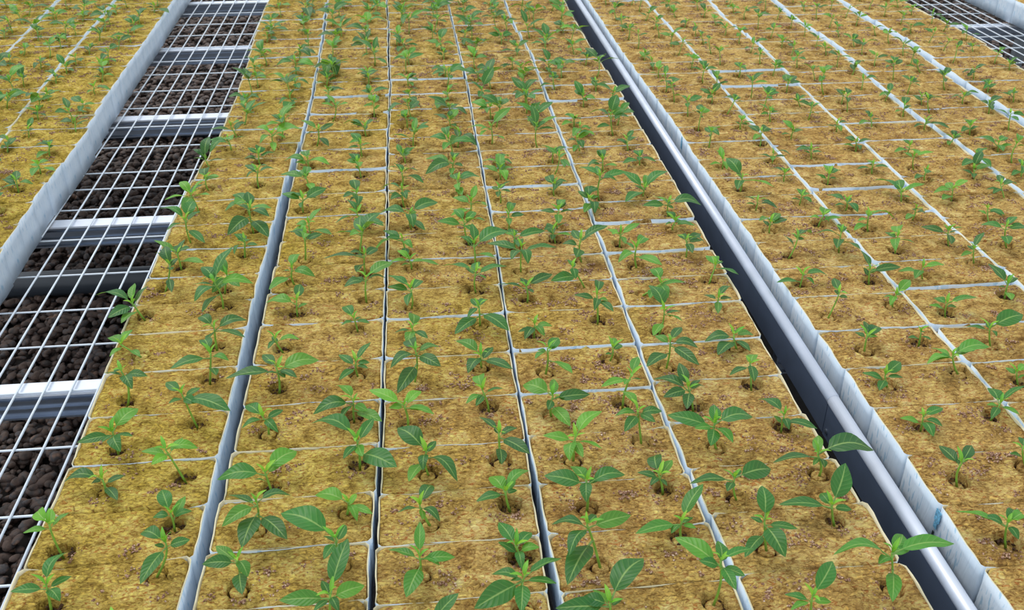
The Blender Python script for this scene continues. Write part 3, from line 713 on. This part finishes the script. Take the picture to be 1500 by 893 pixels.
FLANGE = [(.018, 0), (-.018, 0), (-.018, -.004), (.018, -.004)]
WEB = [(.012, -.004), (-.010, -.004), (-.010, -.013), (-.015, -.0135), (-.015, -.0165), (-.010, -.017), (-.010, -.029),
       (-.015, -.0295), (-.015, -.0325), (-.010, -.033), (-.010, -.046), (-.017, -.0465), (-.017, -.050), (.012, -.050)]
def extrude_x(pr, xa, xb):
    n = len(pr)
    v = [(xa, y, z) for y, z in pr] + [(xb, y, z) for y, z in pr]
    f = [(i, (i+1) % n, n+(i+1) % n, n+i) for i in range(n)] + [tuple(range(n-1, -1, -1)), tuple(range(n, 2*n))]
    return v, f
def bench(name, x0, x1, xs0, label):
    root = tag(empty(name, ((x0+x1)/2, 2.3, 0)), label, 'bench')
    ox, oy = (x0+x1)/2, 2.3
    x = xs0
    while x < x1 - .01:
        if x > x0 + .01: obj('long_wire', ME_LW, root, (x-ox, -oy, ZM))
        x += .0437
    v, f = tube([(x0-ox, 0, 0), (0, 0, 0), (x1-ox, 0, 0)], [RW]*3, 6)
    cw = mesh('cross_wire', v, f, M['wire'], True)
    for y in CROSS_Y: obj('cross_wire', cw, root, (0, y-oy, ZM-.0036))
    fm = mesh('crossbar', *extrude_x(FLANGE, x0-ox, x1-ox), M['bar']); wm = mesh('grooved_web', *extrude_x(WEB, x0-ox, x1-ox), M['web'])
    for y in BAR_Y:
        cb = obj('crossbar', fm, root, (0, y-oy, ZM-.0062)); obj('grooved_web', wm, cb)
    zl = ZM - .0062 - .049
    v, f = box(-.02, .02, -.02, .02, 0, zl); lm = mesh('leg', v, f, M['leg'])
    for y in (BAR_Y[0], BAR_Y[-1]):
        for xx in (x0 + .12, x1 - .12): obj('leg', lm, root, (xx-ox, y-oy, 0))
    return root
bench('wire_mesh_bench', -2.05, .552, -.722 - 30*.0437, 'long white wire mesh bench on grooved crossbars beside the dark-faced rail')
B2 = bench('wire_mesh_bench', .618, 2.75, .618+.02, 'white wire mesh bench edged by a rounded metal rail with a dark face')
b2o = Vector((B2.location.x, B2.location.y, 0))

def rail_part(y0, y1, dz, screws):
    c = Vector((.612, (y0+y1)/2, ZT-.085+dz)); hl = (y1-y0)/2
    v, f = tube([(0, -hl, .061), (0, 0, .061), (0, hl, .061)], [.0098]*3, 20)
    tb = obj('rail_tube', mesh('rail_tube', v, f, M['rail'], True), B2, c - b2o)
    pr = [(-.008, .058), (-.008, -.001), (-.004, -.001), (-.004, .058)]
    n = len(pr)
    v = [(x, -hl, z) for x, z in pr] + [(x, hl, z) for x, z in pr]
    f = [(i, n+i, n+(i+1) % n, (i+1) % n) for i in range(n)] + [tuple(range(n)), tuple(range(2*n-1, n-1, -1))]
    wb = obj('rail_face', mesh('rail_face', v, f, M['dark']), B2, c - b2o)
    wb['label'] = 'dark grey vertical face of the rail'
    tb['label'] = 'pale rounded metal tube along the rail top'
    for (sy, sz) in screws:
        v, f = tube([(0, 0, 0), (-.0016, 0, 0), (-.0024, 0, 0)], [.0042, .0042, .0024], 12)
        obj('screw', mesh('screw', v, f, M['screw'], False), wb, Vector((.6038, sy, ZT+sz)) - c)
rail_part(1.1462, 4.2, 0, [])
rail_part(.42, 1.1440, -.0012, [(1.132, -.0735), (1.103, -.0725)])

# ------------------------------------------------------------------ growing blocks
PLACE = {
    'c1': ('bordering the wire mesh aisle', 'column bordering the wire mesh aisle'),
    'c2': ('in the second column from the wire mesh aisle', 'second column from the wire mesh aisle'),
    'c3': ('in the middle column of the main bench', 'middle column of the main bench'),
    'c4': ('in the second column from the dark-faced rail', 'second column from the dark-faced rail'),
    'c5': ('next to the dark face of the rail', 'column next to the dark face of the rail'),
    'r1': ('against the rounded tube of the rail', 'column against the rounded tube of the rail'),
    'r2': ('two columns in from the rail tube', 'second column in from the rail tube'),
    'r3': ('three columns in from the rail tube', 'third column in from the rail tube'),
    'r4': ('four columns in from the rail tube', 'fourth column in from the rail tube'),
    'r5': ('at the bench edge far from the rail', 'edge column far from the rail'),
    'l1': ('with its printed wrap lining the wire mesh aisle', 'column facing the main bench across the aisle'),
    'l2': ('one column behind the aisle-facing wraps', 'second column behind the aisle wraps'),
    'l3': ('two columns behind the aisle-facing wraps', 'third column behind the aisle wraps'),
    'l4': ('three columns behind the aisle-facing wraps', 'fourth column behind the aisle wraps'),
    't1': ('beyond the far strip of dark mesh', 'column beyond the far strip of mesh'),
}
R_C = np.array([[0.99474423, -0.10239103, 0.0], [-0.05297232, -0.514634, -0.85577204], [0.08762338, 0.85127429, -0.51735309]])
def in_reach(x, y):
    """blocks that lie in the photograph's field, with a margin around it"""
    us, vs_ = [], []
    for dx in (-.1, .1):
        for dy in (-.05, .05):
            c = R_C @ np.array([x+dx, y+dy, -CAM_H])
            us.append(750+1430*c[0]/c[2]); vs_.append(446.5+1430*c[1]/c[2])
    return max(us) > -70 and min(us) < 1570 and max(vs_) > -30 and min(vs_) < 960

SEAT = {'c1': 'on blocks edging the mesh aisle', 'c2': 'one column from the aisle edge', 'c3': 'in the main bench middle column',
        'c4': 'one column from the dark rail', 'c5': 'next to the dark rail face', 'r1': 'against the rail tube', 'r2': 'second column beyond the rail',
        'r3': 'third column beyond the rail', 'r4': 'fourth column beyond the rail', 'r5': 'at the far bench edge', 'l1': 'across the mesh aisle',
        'l2': 'second row across the aisle', 'l3': 'third row across the aisle', 'l4': 'fourth row across the aisle'}
plants = {}
for ln in PLANTS.strip().split('\n'):
    k, b, c, t = ln.split(';')
    n, i, s = k.split()
    t = [int(q) for q in t.split()]
    plants[(n, int(i), int(s))] = ([int(q)/1000 for q in b.split()], [int(q)/1000 for q in c.split()],
                                   [tuple(q/1000 for q in t[j:j+3]) for j in range(0, len(t), 3)])

rnd = random.Random(11)
HR = .0158                  # planting hole radius
def core_mesh(w, d, holes, seed):
    r = np.random.default_rng(seed)
    nx, ny = 44, 22
    X, Y = np.meshgrid(np.linspace(-w/2, w/2, nx+1), np.linspace(-d/2, d/2, ny+1))
    X[1:-1, 1:-1] += r.normal(0, .0006, X[1:-1, 1:-1].shape); Y[1:-1, 1:-1] += r.normal(0, .0006, Y[1:-1, 1:-1].shape)
    Z = np.zeros_like(X)
    for _ in range(7):
        kx, ky = r.normal(0, 55, 2); Z += .00045*np.sin(kx*X + ky*Y + r.uniform(0, 6.3))
    for _ in range(6):
        kx, ky = r.normal(0, 220, 2); Z += .00025*np.sin(kx*X + ky*Y + r.uniform(0, 6.3))
    Z += r.normal(0, .00035, Z.shape)
    e = np.minimum(w/2-np.abs(X), d/2-np.abs(Y))
    Z -= .0010*np.clip(1-e/.006, 0, 1)**2
    for hx, hy, hr in holes:
        D = np.hypot(X-hx, Y-hy)
        ring = np.abs(D-hr) < .0024
        ring[0, :] = ring[-1, :] = False; ring[:, 0] = ring[:, -1] = False
        k = np.where(ring, hr/np.maximum(D, 1e-5), 1)
        X = np.where(ring, hx+(X-hx)*k, X); Y = np.where(ring, hy+(Y-hy)*k, Y)
        inside = (D < hr) & ~ring
        Z = np.where(inside, -.030, Z)
        rim2 = inside & (D > hr-.0075); k2 = np.where(rim2, (hr-.0011)/np.maximum(D, 1e-5), 1)
        X = np.where(rim2, hx+(X-hx)*k2, X); Y = np.where(rim2, hy+(Y-hy)*k2, Y)
        near = (D >= hr) & (D < hr+.006)
        Z = np.where(near & ~ring, Z + r.normal(.0004, .0006, Z.shape), Z)
    n1 = nx+1
    cc = .0075
    ex = (np.abs(X)-(w/2-cc)) + (np.abs(Y)-(d/2-cc)) - cc
    cut = np.where((np.abs(X) > w/2-cc) & (np.abs(Y) > d/2-cc) & (ex > 0), ex/2, 0)
    X = X - np.sign(X)*cut; Y = Y - np.sign(Y)*cut
    v = np.stack([X, Y, Z], -1).reshape(-1, 3)
    idx = np.arange((nx+1)*(ny+1)).reshape(ny+1, nx+1)
    f = np.stack([idx[:-1, :-1], idx[:-1, 1:], idx[1:, 1:], idx[1:, :-1]], -1).reshape(-1, 4).tolist()
    per = list(idx[0, :]) + list(idx[1:, -1]) + list(idx[-1, -2::-1]) + list(idx[-2:0:-1, 0])
    low = v[per].copy(); low[:, 2] = -H
    o = len(v); v = np.concatenate([v, low]); m = len(per)
    f += [[int(per[i]), o+i, o+(i+1) % m, int(per[(i+1) % m])] for i in range(m)]
    f.append([o+m-1-i for i in range(m)])
    return mesh('rockwool', v, f, M['wool'], True)

def wrap_mesh(w, d, seed, flare):
    r = random.Random(seed)
    c = r.uniform(.003, .006)
    hw, hd = w/2, d/2
    base = []
    def seg(a, b, k):
        for i in range(k): base.append((a[0]+(b[0]-a[0])*i/k, a[1]+(b[1]-a[1])*i/k))
    seg((-hw+c, -hd), (hw-c, -hd), 10); seg((hw-c, -hd), (hw, -hd+c), 1)
    seg((hw, -hd+c), (hw, hd-c), 6); seg((hw, hd-c), (hw-c, hd), 1)
    seg((hw-c, hd), (-hw+c, hd), 10); seg((-hw+c, hd), (-hw, hd-c), 1)
    seg((-hw, hd-c), (-hw, -hd+c), 6); seg((-hw, -hd+c), (-hw+c, -hd), 1)
    n = len(base); th = .0005; rim = r.uniform(-.0012, .0003); low = -.0025 if r.random() < .4 else 0
    p1, p2, p3 = (r.uniform(0, 6.3) for _ in range(3))
    v = []
    lv = [-H, -.045, -.018, 0]
    for li, z in enumerate(lv):
        for side in (1, 0):
            for i, (x, y) in enumerate(base):
                nx = x/hw if abs(x) > hw-c-1e-6 else 0; ny = y/hd if abs(y) > hd-c-1e-6 else 0
                q = math.hypot(nx, ny) or 1
                a = i/n*2*math.pi
                off = .0005*math.sin(5*a+p1) + .0004*math.sin(11*a+p2+li) + (flare*.0012*(li == 3)*(1+math.sin(3*a+p3)))
                off -= .0005
                off += 0 if side else -(.0017 if abs(nx) > .9 and abs(ny) < .9 else th)
                zz = z + (rim + (.0010 if abs(nx) > .9 else low) + .0006*math.sin(7*a+p3) + r.uniform(-.0004, .0004) if li == 3 else 0)
                v.append((x+nx/q*off, y+ny/q*off, zz))
    f = []
    L = 2*n
    for li in range(3):
        for i in range(n):
            j = (i+1) % n
            f.append((li*L+i, li*L+j, (li+1)*L+j, (li+1)*L+i))
            f.append((li*L+n+j, li*L+n+i, (li+1)*L+n+i, (li+1)*L+n+j))
    for i in range(n):
        j = (i+1) % n
        f.append((3*L+i, 3*L+j, 3*L+n+j, 3*L+n+i)); f.append((j, i, n+i, n+j))
    me = mesh('plastic_wrap', v, f, M['wrap'], True)
    me.materials.append(M['edge'])
    for k in range(len(f)-2*n, len(f), 2): me.polygons[k].material_index = 1
    for k in range(2*2*n, 3*2*n):
        if k % 2: me.polygons[k].material_index = 1
    return me

slots = []           # (key, x, y, block)
block_tops = []
cnt = 0
for n, (la, ra) in COLS.items():
    rows = ROWS[n]
    for i in range(len(rows)-1):
        y0, y1 = rows[i], rows[i+1]
        d = min(y1-y0-.0002, .1125); yc = (y0+y1)/2
        a, b = np.interp(yc, YK, la), np.interp(yc, YK, ra)
        w = float(np.clip(b-a, .188, .216)); xc = float((a+b)/2)
        if n in ('c1', 'l1'): xc = float(b - w/2) if n == 'l1' else float(a + w/2)
        if n in ('c5',): xc = float(b - w/2)
        if n == 'r1': xc = float(a + w/2)
        if not in_reach(xc, yc): continue
        cnt += 1
        rz = rnd.uniform(-.012, .012); dz = rnd.uniform(-.0012, .0012)
        root = empty('growing_block', (xc, yc, ZT-H)); root.rotation_euler.z = rz
        holes = []
        for s in (0, 1):
            key = (n, i, s)
            if key in plants: bx, by = plants[key][0]
            else: bx, by = xc + (-.25, .25)[s]*w + rnd.uniform(-.012, .012), yc + rnd.uniform(-.014, .014)
            lx = max(-w/2+.019, min(w/2-.019, bx-xc)); ly = max(-d/2+.019, min(d/2-.019, by-yc))
            # the planting hole sits round the plug, the stem stands a little off its centre
            holes.append((lx, ly, HR*rnd.uniform(.85, 1.08)))
            slots.append((key, xc+lx, yc+ly, dz, holes[-1][2]))
        c_, s_ = math.cos(-rz), math.sin(-rz)
        hl = [(hx*c_-hy*s_, hx*s_+hy*c_, hr) for hx, hy, hr in holes]
        obj('rockwool', core_mesh(w-.0042, d-rnd.choice([.0006, .0008, .0012, .0022]), hl, cnt), root, (0, 0, H+dz))
        obj('plastic_wrap', wrap_mesh(w, d, cnt, 1 if n in ('c5', 'c1', 'c2') else .5), root, (0, 0, H+dz))
        block_tops.append((xc, yc, w, d, holes, n, dz, root, i))

# blue print marks on two wraps
def print_mark(x, y, z, w, h, label, mat='print', yaw=0):
    v, f = box(-.0004, .0004, -w/2, w/2, -h/2, h/2)
    return v, f
marks = [('r1', .878, [(-.016, .012, .018, 'print'), (-.030, .007, .012, 'print'), (-.052, .004, .020, 'smear')]),
         ('r1', 2.18, [(-.018, .008, .030, 'print')])]
for n, y, ms in marks:
    best = min((o for o in bpy.data.objects if o.name.startswith('growing_block') and .6 < o.location.x < .85), key=lambda o: abs(o.location.y-y))
    wrap = [c for c in best.children if c.name.startswith('plastic_wrap')][0]
    xl = min(q.co.x for q in wrap.data.vertices)
    for dz, w, h, mt in ms:
        v, f = box(-.0005, .0004, -w/2, w/2, -h/2, h/2)
        q = obj('printed_mark', mesh('printed_mark', v, f, M[mt]), wrap, (xl+.0004, y-best.location.y, dz))
        q['label'] = 'blue printed mark on the wrap' if mt == 'print' else 'black smear on the wrap'

# ------------------------------------------------------------------ vermiculite crumbs on the blocks
gp, gs = [], []
crumbs = {}
for (xc, yc, w, d, holes, n, dz, root, bi) in block_tops:
    n0 = sum(len(q) for q in gp)
    amount = {'c1': 4, 'c2': 8, 'c3': 15, 'c4': 16, 'c5': 16}.get(n, 12)
    k = rng.poisson(amount)
    cl = [(rng.uniform(-w/2+.012, w/2-.012), rng.uniform(-d/2+.01, d/2-.01), rng.integers(5, 22)) for _ in range(k)]
    for hx, hy, hr in holes:
        if rng.random() < .7:
            a = rng.uniform(0, 6.28); cl.append((hx+math.cos(a)*.018, hy+math.sin(a)*.018, rng.integers(8, 26)))
    for cx, cy, m in cl:
        sp = rng.uniform(.0025, .009)
        q = np.stack([cx+rng.normal(0, sp*1.3, m), cy+rng.normal(0, sp, m)], 1)
        ok = (np.abs(q[:, 0]) < w/2-.006) & (np.abs(q[:, 1]) < d/2-.006)
        for hx, hy, hr in holes: ok &= np.hypot(q[:, 0]-hx, q[:, 1]-hy) > hr+.001
        q = q[ok]
        gp.append(np.stack([q[:, 0]+xc, q[:, 1]+yc, np.full(len(q), ZT+dz+.0008)], 1))
    crumbs[(n, bi)] = sum(len(q) for q in gp) - n0
gp = np.concatenate(gp); m = len(gp); s = rng.uniform(.0008, .0025, m)
gm = rand_affine(rng, gp, s*rng.uniform(.9, 1.5, m), s, s*rng.uniform(.6, 1.1, m), .6)
tag(obj('vermiculite_crumbs', joined('vermiculite_crumbs', OV, OF, gm, M['grain'], False)),
    'loose brownish vermiculite crumbs scattered over the block tops', 'crumbs', kind='stuff')

# dark damp substrate crumbs filling the planting holes
hp = []
for (xc, yc, w, d, holes, n, dz, root, bi) in block_tops:
    for hx, hy, hr in holes:
        k = 42 if yc < 2.4 else 22
        a = rng.uniform(0, 2*np.pi, k); q = (hr-.002)*np.sqrt(rng.uniform(.2, 1, k))
        hp.append(np.stack([xc+hx+q*np.cos(a), yc+hy+q*np.sin(a), ZT+dz-.0065-rng.uniform(0, .009, k)], 1))
hp = np.concatenate(hp); m = len(hp); s = rng.uniform(.0014, .0030, m)
tag(obj('hole_substrate', joined('hole_substrate', OV, OF, rand_affine(rng, hp, s*rng.uniform(.9, 1.4, m), s, s*rng.uniform(.6, 1, m), .6), M['peat'], False)),
    'dark brown substrate crumbs filling the planting holes around the stems', 'substrate', kind='stuff')

# ------------------------------------------------------------------ seedlings
def leaf_mesh(name, W, arch, fold, tipdroop, wave, pet=.17):
    ns, nc = 10, 7
    v, f, uv = [], [], []
    for i in range(ns+1):
        s = i/ns
        t = pet + (1-pet)*s
        hw = W*(max(s, 0)**.66)*(max(1-s, 0)**.95)*2.08
        z0 = arch*math.sin(math.pi*min(t*1.02, 1)) - tipdroop*s**3
        if i in (0, ns): hw = .008 if i == 0 else .002
        for j in range(nc):
            u = (j/(nc-1))*2-1
            z = z0 + fold*abs(u)*hw - .25*fold*hw*u*u + wave*math.sin(s*9+u*2)*abs(u)*hw
            v.append((t, u*hw, z)); uv.append((s, u, 0))
    for i in range(ns):
        for j in range(nc-1):
            a = i*nc+j
            f.append((a, a+nc, a+nc+1, a+1))
    # petiole
    pts = [(pet*q, 0, arch*math.sin(math.pi*pet*q*1.02) - .004) for q in (0, .5, 1.25)]
    pv, pf = tube(pts, [.022, .018, .010], 5, False)
    o = len(v); v += [tuple(p) for p in pv]; uv += [(0, 0, 0)]*len(pv)
    f += [tuple(o+q for q in p) for p in pf]
    me = mesh(name, v, f, M['leaf'], True)
    at = me.attributes.new('leaf_uv', 'FLOAT_VECTOR', 'POINT')
    at.data.foreach_set('vector', np.array(uv, np.float32).ravel())
    return me
LEAF = [leaf_mesh('leaf', 0.26, .10, .22, .00, .10), leaf_mesh('leaf', 0.29, .14, .30, .04, .06),
        leaf_mesh('leaf', 0.235, .06, .35, .02, .12), leaf_mesh('leaf', 0.30, .17, .18, .06, .10),
        leaf_mesh('leaf', 0.265, .20, .26, .08, .05), leaf_mesh('leaf', 0.21, .08, .30, .0, .08)]
YOUNG = [leaf_mesh('young_leaf', .17, .12, .45, .0, .05, .1), leaf_mesh('young_leaf', .20, .18, .4, .04, .05, .1)]

def plug_mesh(seed):
    r = random.Random(seed); v, f = [], []
    n = 14; prof = [(.98, -.013), (1, -.0015), (.94, -.0002), (.6, .0004), (.25, .0002)]
    for k, (q, z) in enumerate(prof):
        for i in range(n):
            a = 2*math.pi*i/n; rr = .0100*q*(1+r.uniform(-.05, .05))
            v.append((rr*math.cos(a), rr*math.sin(a), z + (r.uniform(-.0006, .0006) if k else 0)))
    for k in range(len(prof)-1):
        for i in range(n):
            f.append((k*n+i, k*n+(i+1) % n, (k+1)*n+(i+1) % n, (k+1)*n+i))
    f.append(tuple((len(prof)-1)*n+i for i in range(n))); f.append(tuple(n-1-i for i in range(n)))
    return mesh('plug', v, f, M['wool'], True)
PLUG = [plug_mesh(i) for i in range(5)]

def frame(d, roll):
    x = d.normalized(); up = Vector((0, 0, 1))
    if abs(x.z) > .93: up = Vector((-x.x*3, -x.y*3-.4, .5))
    y = up.cross(x).normalized(); z = x.cross(y)
    c, s = math.cos(roll), math.sin(roll)
    return Matrix((x, y*c+z*s, z*c-y*s)).transposed()

def random_plant(r, n):
    """crown offset and leaf tips for a seedling the photograph shows too small to read leaf by leaf"""
    young = n in ('r1', 'r2', 'r3', 'r4', 'r5', 't1')
    h = r.uniform(.020, .052) if not young else r.uniform(.014, .042)
    c = (r.uniform(-.012, .012), r.uniform(-.008, .008), h)
    k = r.choice([3, 4, 4, 5, 5]) if not young else r.choice([2, 3, 3, 4])
    a0 = r.uniform(0, 6.28); tips = []
    for j in range(k):
        a = a0 + j*2.4 + r.uniform(-.4, .4); L = r.uniform(.034, .056) * (.72 if young else 1)
        el = r.uniform(-.2, .55)
        tips.append((c[0]+L*math.cos(a)*math.cos(el), c[1]+L*math.sin(a)*math.cos(el), max(.005, c[2]+L*math.sin(el))))
    return c, tips

def hue(r):
    a, b, c = S(20, 88, 40), S(42, 126, 48), S(104, 172, 48)
    t = r.random()
    lo, hi = (a, b) if t < .78 else (b, c)
    u = r.random()
    return tuple(lo[i]+(hi[i]-lo[i])*u for i in range(3))
def mixc(a, b, t): return tuple(a[i]+(b[i]-a[i])*t for i in range(3))

def plant_parts(r, C, tips, dzp):
    """list of (kind, mesh, 4x4 local matrix, tint)"""
    out = []
    base = Vector((0, 0, dzp)); C = Vector(C)
    col = hue(r)
    side = Vector((r.uniform(-.3, .3), r.uniform(-.3, .3), 0))*C.z*.3
    def on(t): return base.lerp(C, t) + side*math.sin(math.pi*t)
    sp = [on(q) for q in (0, .25, .5, .75, 1)]
    rs = r.uniform(.0014, .0018)
    v, f = tube(sp, [rs*1.15, rs, rs*.95, rs*.85, rs*.7], 6)
    out.append(('stem', (v, f), None, None))
    order = sorted(tips, key=lambda q: q[2])
    for k, t in enumerate(order):
        T = Vector(t)
        hgt = .55 + .45*k/max(1, len(order)-1)
        if T.z > C.z*.8: hgt = max(hgt, .85)
        T.z = max(T.z, .012)
        N = on(hgt); dv = T-N; L = dv.length
        if L < .014: dv = dv*(.014/L); L = .014
        mt = LEAF[r.randrange(6)] if k else LEAF[r.choice([0, 2, 5])]
        Rm = frame(dv, r.uniform(-.45, .45)*(1 if T.z > .02 else .3)).to_4x4()
        wx = r.uniform(.95, 1.2)*(1.0 if L > .03 else 1.2)
        mat = Matrix.Translation(N) @ Rm @ Matrix.Diagonal((L, L*wx, L, 1))
        tint = mixc(col, S(24, 92, 46), r.uniform(0, .5)) if r.random() < .8 else mixc(col, S(118, 184, 52), r.uniform(.2, .6))
        out.append(('leaf', mt, mat, tint))
    a0 = r.uniform(0, 6.28)
    for j in range(3):
        a = a0 + j*2.2; el = r.uniform(.5, 1.1); L = r.uniform(.014, .024)
        dv = Vector((math.cos(a)*math.cos(el), math.sin(a)*math.cos(el), math.sin(el)))
        mat = Matrix.Translation(on(.97)) @ frame(dv, r.uniform(-.3, .3)).to_4x4() @ Matrix.Diagonal((L, L, L, 1))
        out.append(('young_leaf', YOUNG[j % 2], mat, mixc(S(150, 204, 58), S(98, 178, 56), r.random())))
    return out

def visible(x, y):
    c = R_C @ np.array([x, y, .02-CAM_H]); u, v = 750+1430*c[0]/c[2], 446.5+1430*c[1]/c[2]
    return -25 < u < 1525 and -12 < v < 925, c[2]
items = []
for key, x, y, dz, hr in slots:
    if key[0] == 't1': continue
    r = random.Random(repr(key))
    if key in plants:
        _, C, tips = plants[key]
        tips = list(tips)
        while y > 1.55 and len(tips) < (5 if key[0][0] == 'c' else 4):      # smaller leaves hidden among the readable ones
            a = r.uniform(0, 6.28); L = r.uniform(.022, .036); el = r.uniform(-.3, .6)
            tips.append((C[0]+L*math.cos(a)*math.cos(el), C[1]+L*math.sin(a)*math.cos(el), max(.008, C[2]+L*math.sin(el))))
    else:
        if y < 1.45 and key[0][0] == 'c' and r.random() < .5: continue     # the photograph shows some empty holes here
        C, tips = random_plant(r, key[0])
    vis, dep = visible(x, y)
    g = 1.06 if y < 1.4 else 1.16
    tips = [(C[0]+(t[0]-C[0])*g, C[1]+(t[1]-C[1])*g, max(.012, C[2]+(t[2]-C[2])*g)) for t in tips]
    items.append((0 if vis else 1, dep - (.0 if key in plants else -.25), key, x, y, dz, C, tips, hr))
items.sort(key=lambda q: (q[0], q[1]))
NUM = ['no', 'one', 'two', 'three', 'four', 'five', 'six', 'seven', 'eight']
far = []
for idx, (nv, dep, key, x, y, dz, C, tips, hr) in enumerate(items):
    r = random.Random(repr(key)+'p')
    dzp = r.choice([r.uniform(-.005, -.001), r.uniform(-.014, -.008)])
    parts = plant_parts(r, C, tips, dzp)
    if idx >= 300 or nv:
        far.append((x, y, dz, parts)); continue
    root = empty('pepper_seedling', (x, y, ZT+dz))
    hz, lean = C[2], math.hypot(C[0], C[1])
    size = 'tall' if hz > .045 else 'medium' if hz > .028 else 'short' if hz > .02 else 'ground-hugging'
    ext = max(math.hypot(t[0]-C[0], t[1]-C[1]) for t in tips)
    form = 'wide-spreading' if ext > .052 else 'compact' if ext < .034 else 'open'
    ln = ' leaning' if lean > .018 else ''
    tn = sum(p[3][0] for p in parts if p[0] == 'leaf')/max(1, len(tips))
    shade = 'dark-green' if tn < .028 else 'yellow-green' if tn > .06 else 'mid-green'
    tag(root, '%s %s%s %s pepper seedling with %s %s, %s' % (size, form, ln, shade, NUM[len(tips)], 'leaves' if len(tips) > 1 else 'leaf', SEAT[key[0]]),
        'seedling', 'pepper seedlings, ' + PLACE[key[0]][1])
    po = obj('plug', PLUG[r.randrange(5)], root, (min(1, (hr-.0124)/.004)*r.uniform(-.0026, .0026), min(1, (hr-.0124)/.004)*r.uniform(-.0032, .0012), dzp))
    po.rotation_euler.z = r.uniform(0, 6.28)
    for kind, me, mat, tint in parts:
        if kind == 'stem':
            o = obj('stem', mesh('stem', me[0], me[1], M['stem'], True), root)
        else:
            o = obj(kind, me, root); o.matrix_local = mat; o.color = (*tint, 1)

# block labels say what each block carries
SHORT = {'c1': 'edging the mesh aisle', 'c2': 'one column from the aisle', 'c3': 'in the middle column', 'c4': 'one column from the dark rail',
         'c5': 'edging the dark rail', 'r1': 'against the rail tube', 'r2': 'second beyond the rail', 'r3': 'third beyond the rail', 'r4': 'fourth beyond the rail',
         'r5': 'at the far bench edge', 'l1': 'lining the aisle', 'l2': 'second across the aisle', 'l3': 'third across the aisle', 'l4': 'fourth across the aisle', 't1': 'beyond the far mesh strip'}
hgt = {it[2]: it[6][2] for it in items}
def hw_(k): 
    h = hgt.get(k)
    return None if h is None else 'tall' if h > .045 else 'medium' if h > .028 else 'short'
for (xc, yc, w, d, holes, n, dz, root, bi) in block_tops:
    a, b = hw_((n, bi, 0)), hw_((n, bi, 1))
    cr = crumbs[(n, bi)]
    look = 'clean-topped' if cr < 60 else 'crumb-strewn' if cr > 200 else 'lightly crumbed'
    if n == 't1': txt = 'white-wrapped'
    if a and b: carry = 'with two %s seedlings' % a if a == b else 'with %s and %s seedlings' % (a, b)
    elif a or b: carry = 'with one %s seedling' % (a or b)
    else: carry = 'with bare holes' 
    lab = '%s white-wrapped rockwool block %s, %s' % (look, carry, SHORT[n]) if n != 't1' else 'tan rockwool block in white wrap beyond the far mesh strip'
    tag(root, lab, 'growing block', 'rockwool blocks, ' + PLACE[n][1])

# seedlings past the first three hundred: one object
vv, ff, uvs, tints = [], [], [], []
off = 0
cache = {}
for x, y, dz, parts in far:
    P0 = Vector((x, y, ZT+dz))
    for kind, me, mat, tint in parts:
        if kind == 'stem':
            pv = [P0+p for p in me[0]]
            vv.append(np.array([tuple(p) for p in pv])); pf = me[1]
            uvs.append(np.zeros((len(pv), 3))); tints.append(np.tile((*S(126, 172, 62), 1), (len(pv), 1)))
            ff += [tuple(off+q for q in p) for p in pf]; off += len(pv)
        else:
            if me.name not in cache:
                a = np.zeros(len(me.vertices)*3, np.float32); me.vertices.foreach_get('co', a)
                u = np.zeros(len(me.vertices)*3, np.float32); me.attributes['leaf_uv'].data.foreach_get('vector', u)
                cache[me.name] = (a.reshape(-1, 3), u.reshape(-1, 3), [tuple(p.vertices) for p in me.polygons])
            a, u, pf = cache[me.name]
            mm = np.array(Matrix.Translation(P0) @ mat)
            vv.append(a @ mm[:3, :3].T + mm[:3, 3]); uvs.append(u); tints.append(np.tile((*tint, 1), (len(a), 1)))
            ff += [tuple(off+q for q in p) for p in pf]; off += len(a)
me = mesh('distant_seedlings', np.concatenate(vv), ff, M['leaf_far'], True)
at = me.attributes.new('leaf_uv', 'FLOAT_VECTOR', 'POINT'); at.data.foreach_set('vector', np.concatenate(uvs).astype(np.float32).ravel())
at = me.attributes.new('tint', 'FLOAT_COLOR', 'POINT'); at.data.foreach_set('color', np.concatenate(tints).astype(np.float32).ravel())
tag(obj('distant_seedlings', me), 'mass of small distant pepper seedlings growing on the farther blocks', 'seedlings', kind='stuff')
print('blocks', cnt, 'seedlings', len(items), 'far', len(far))
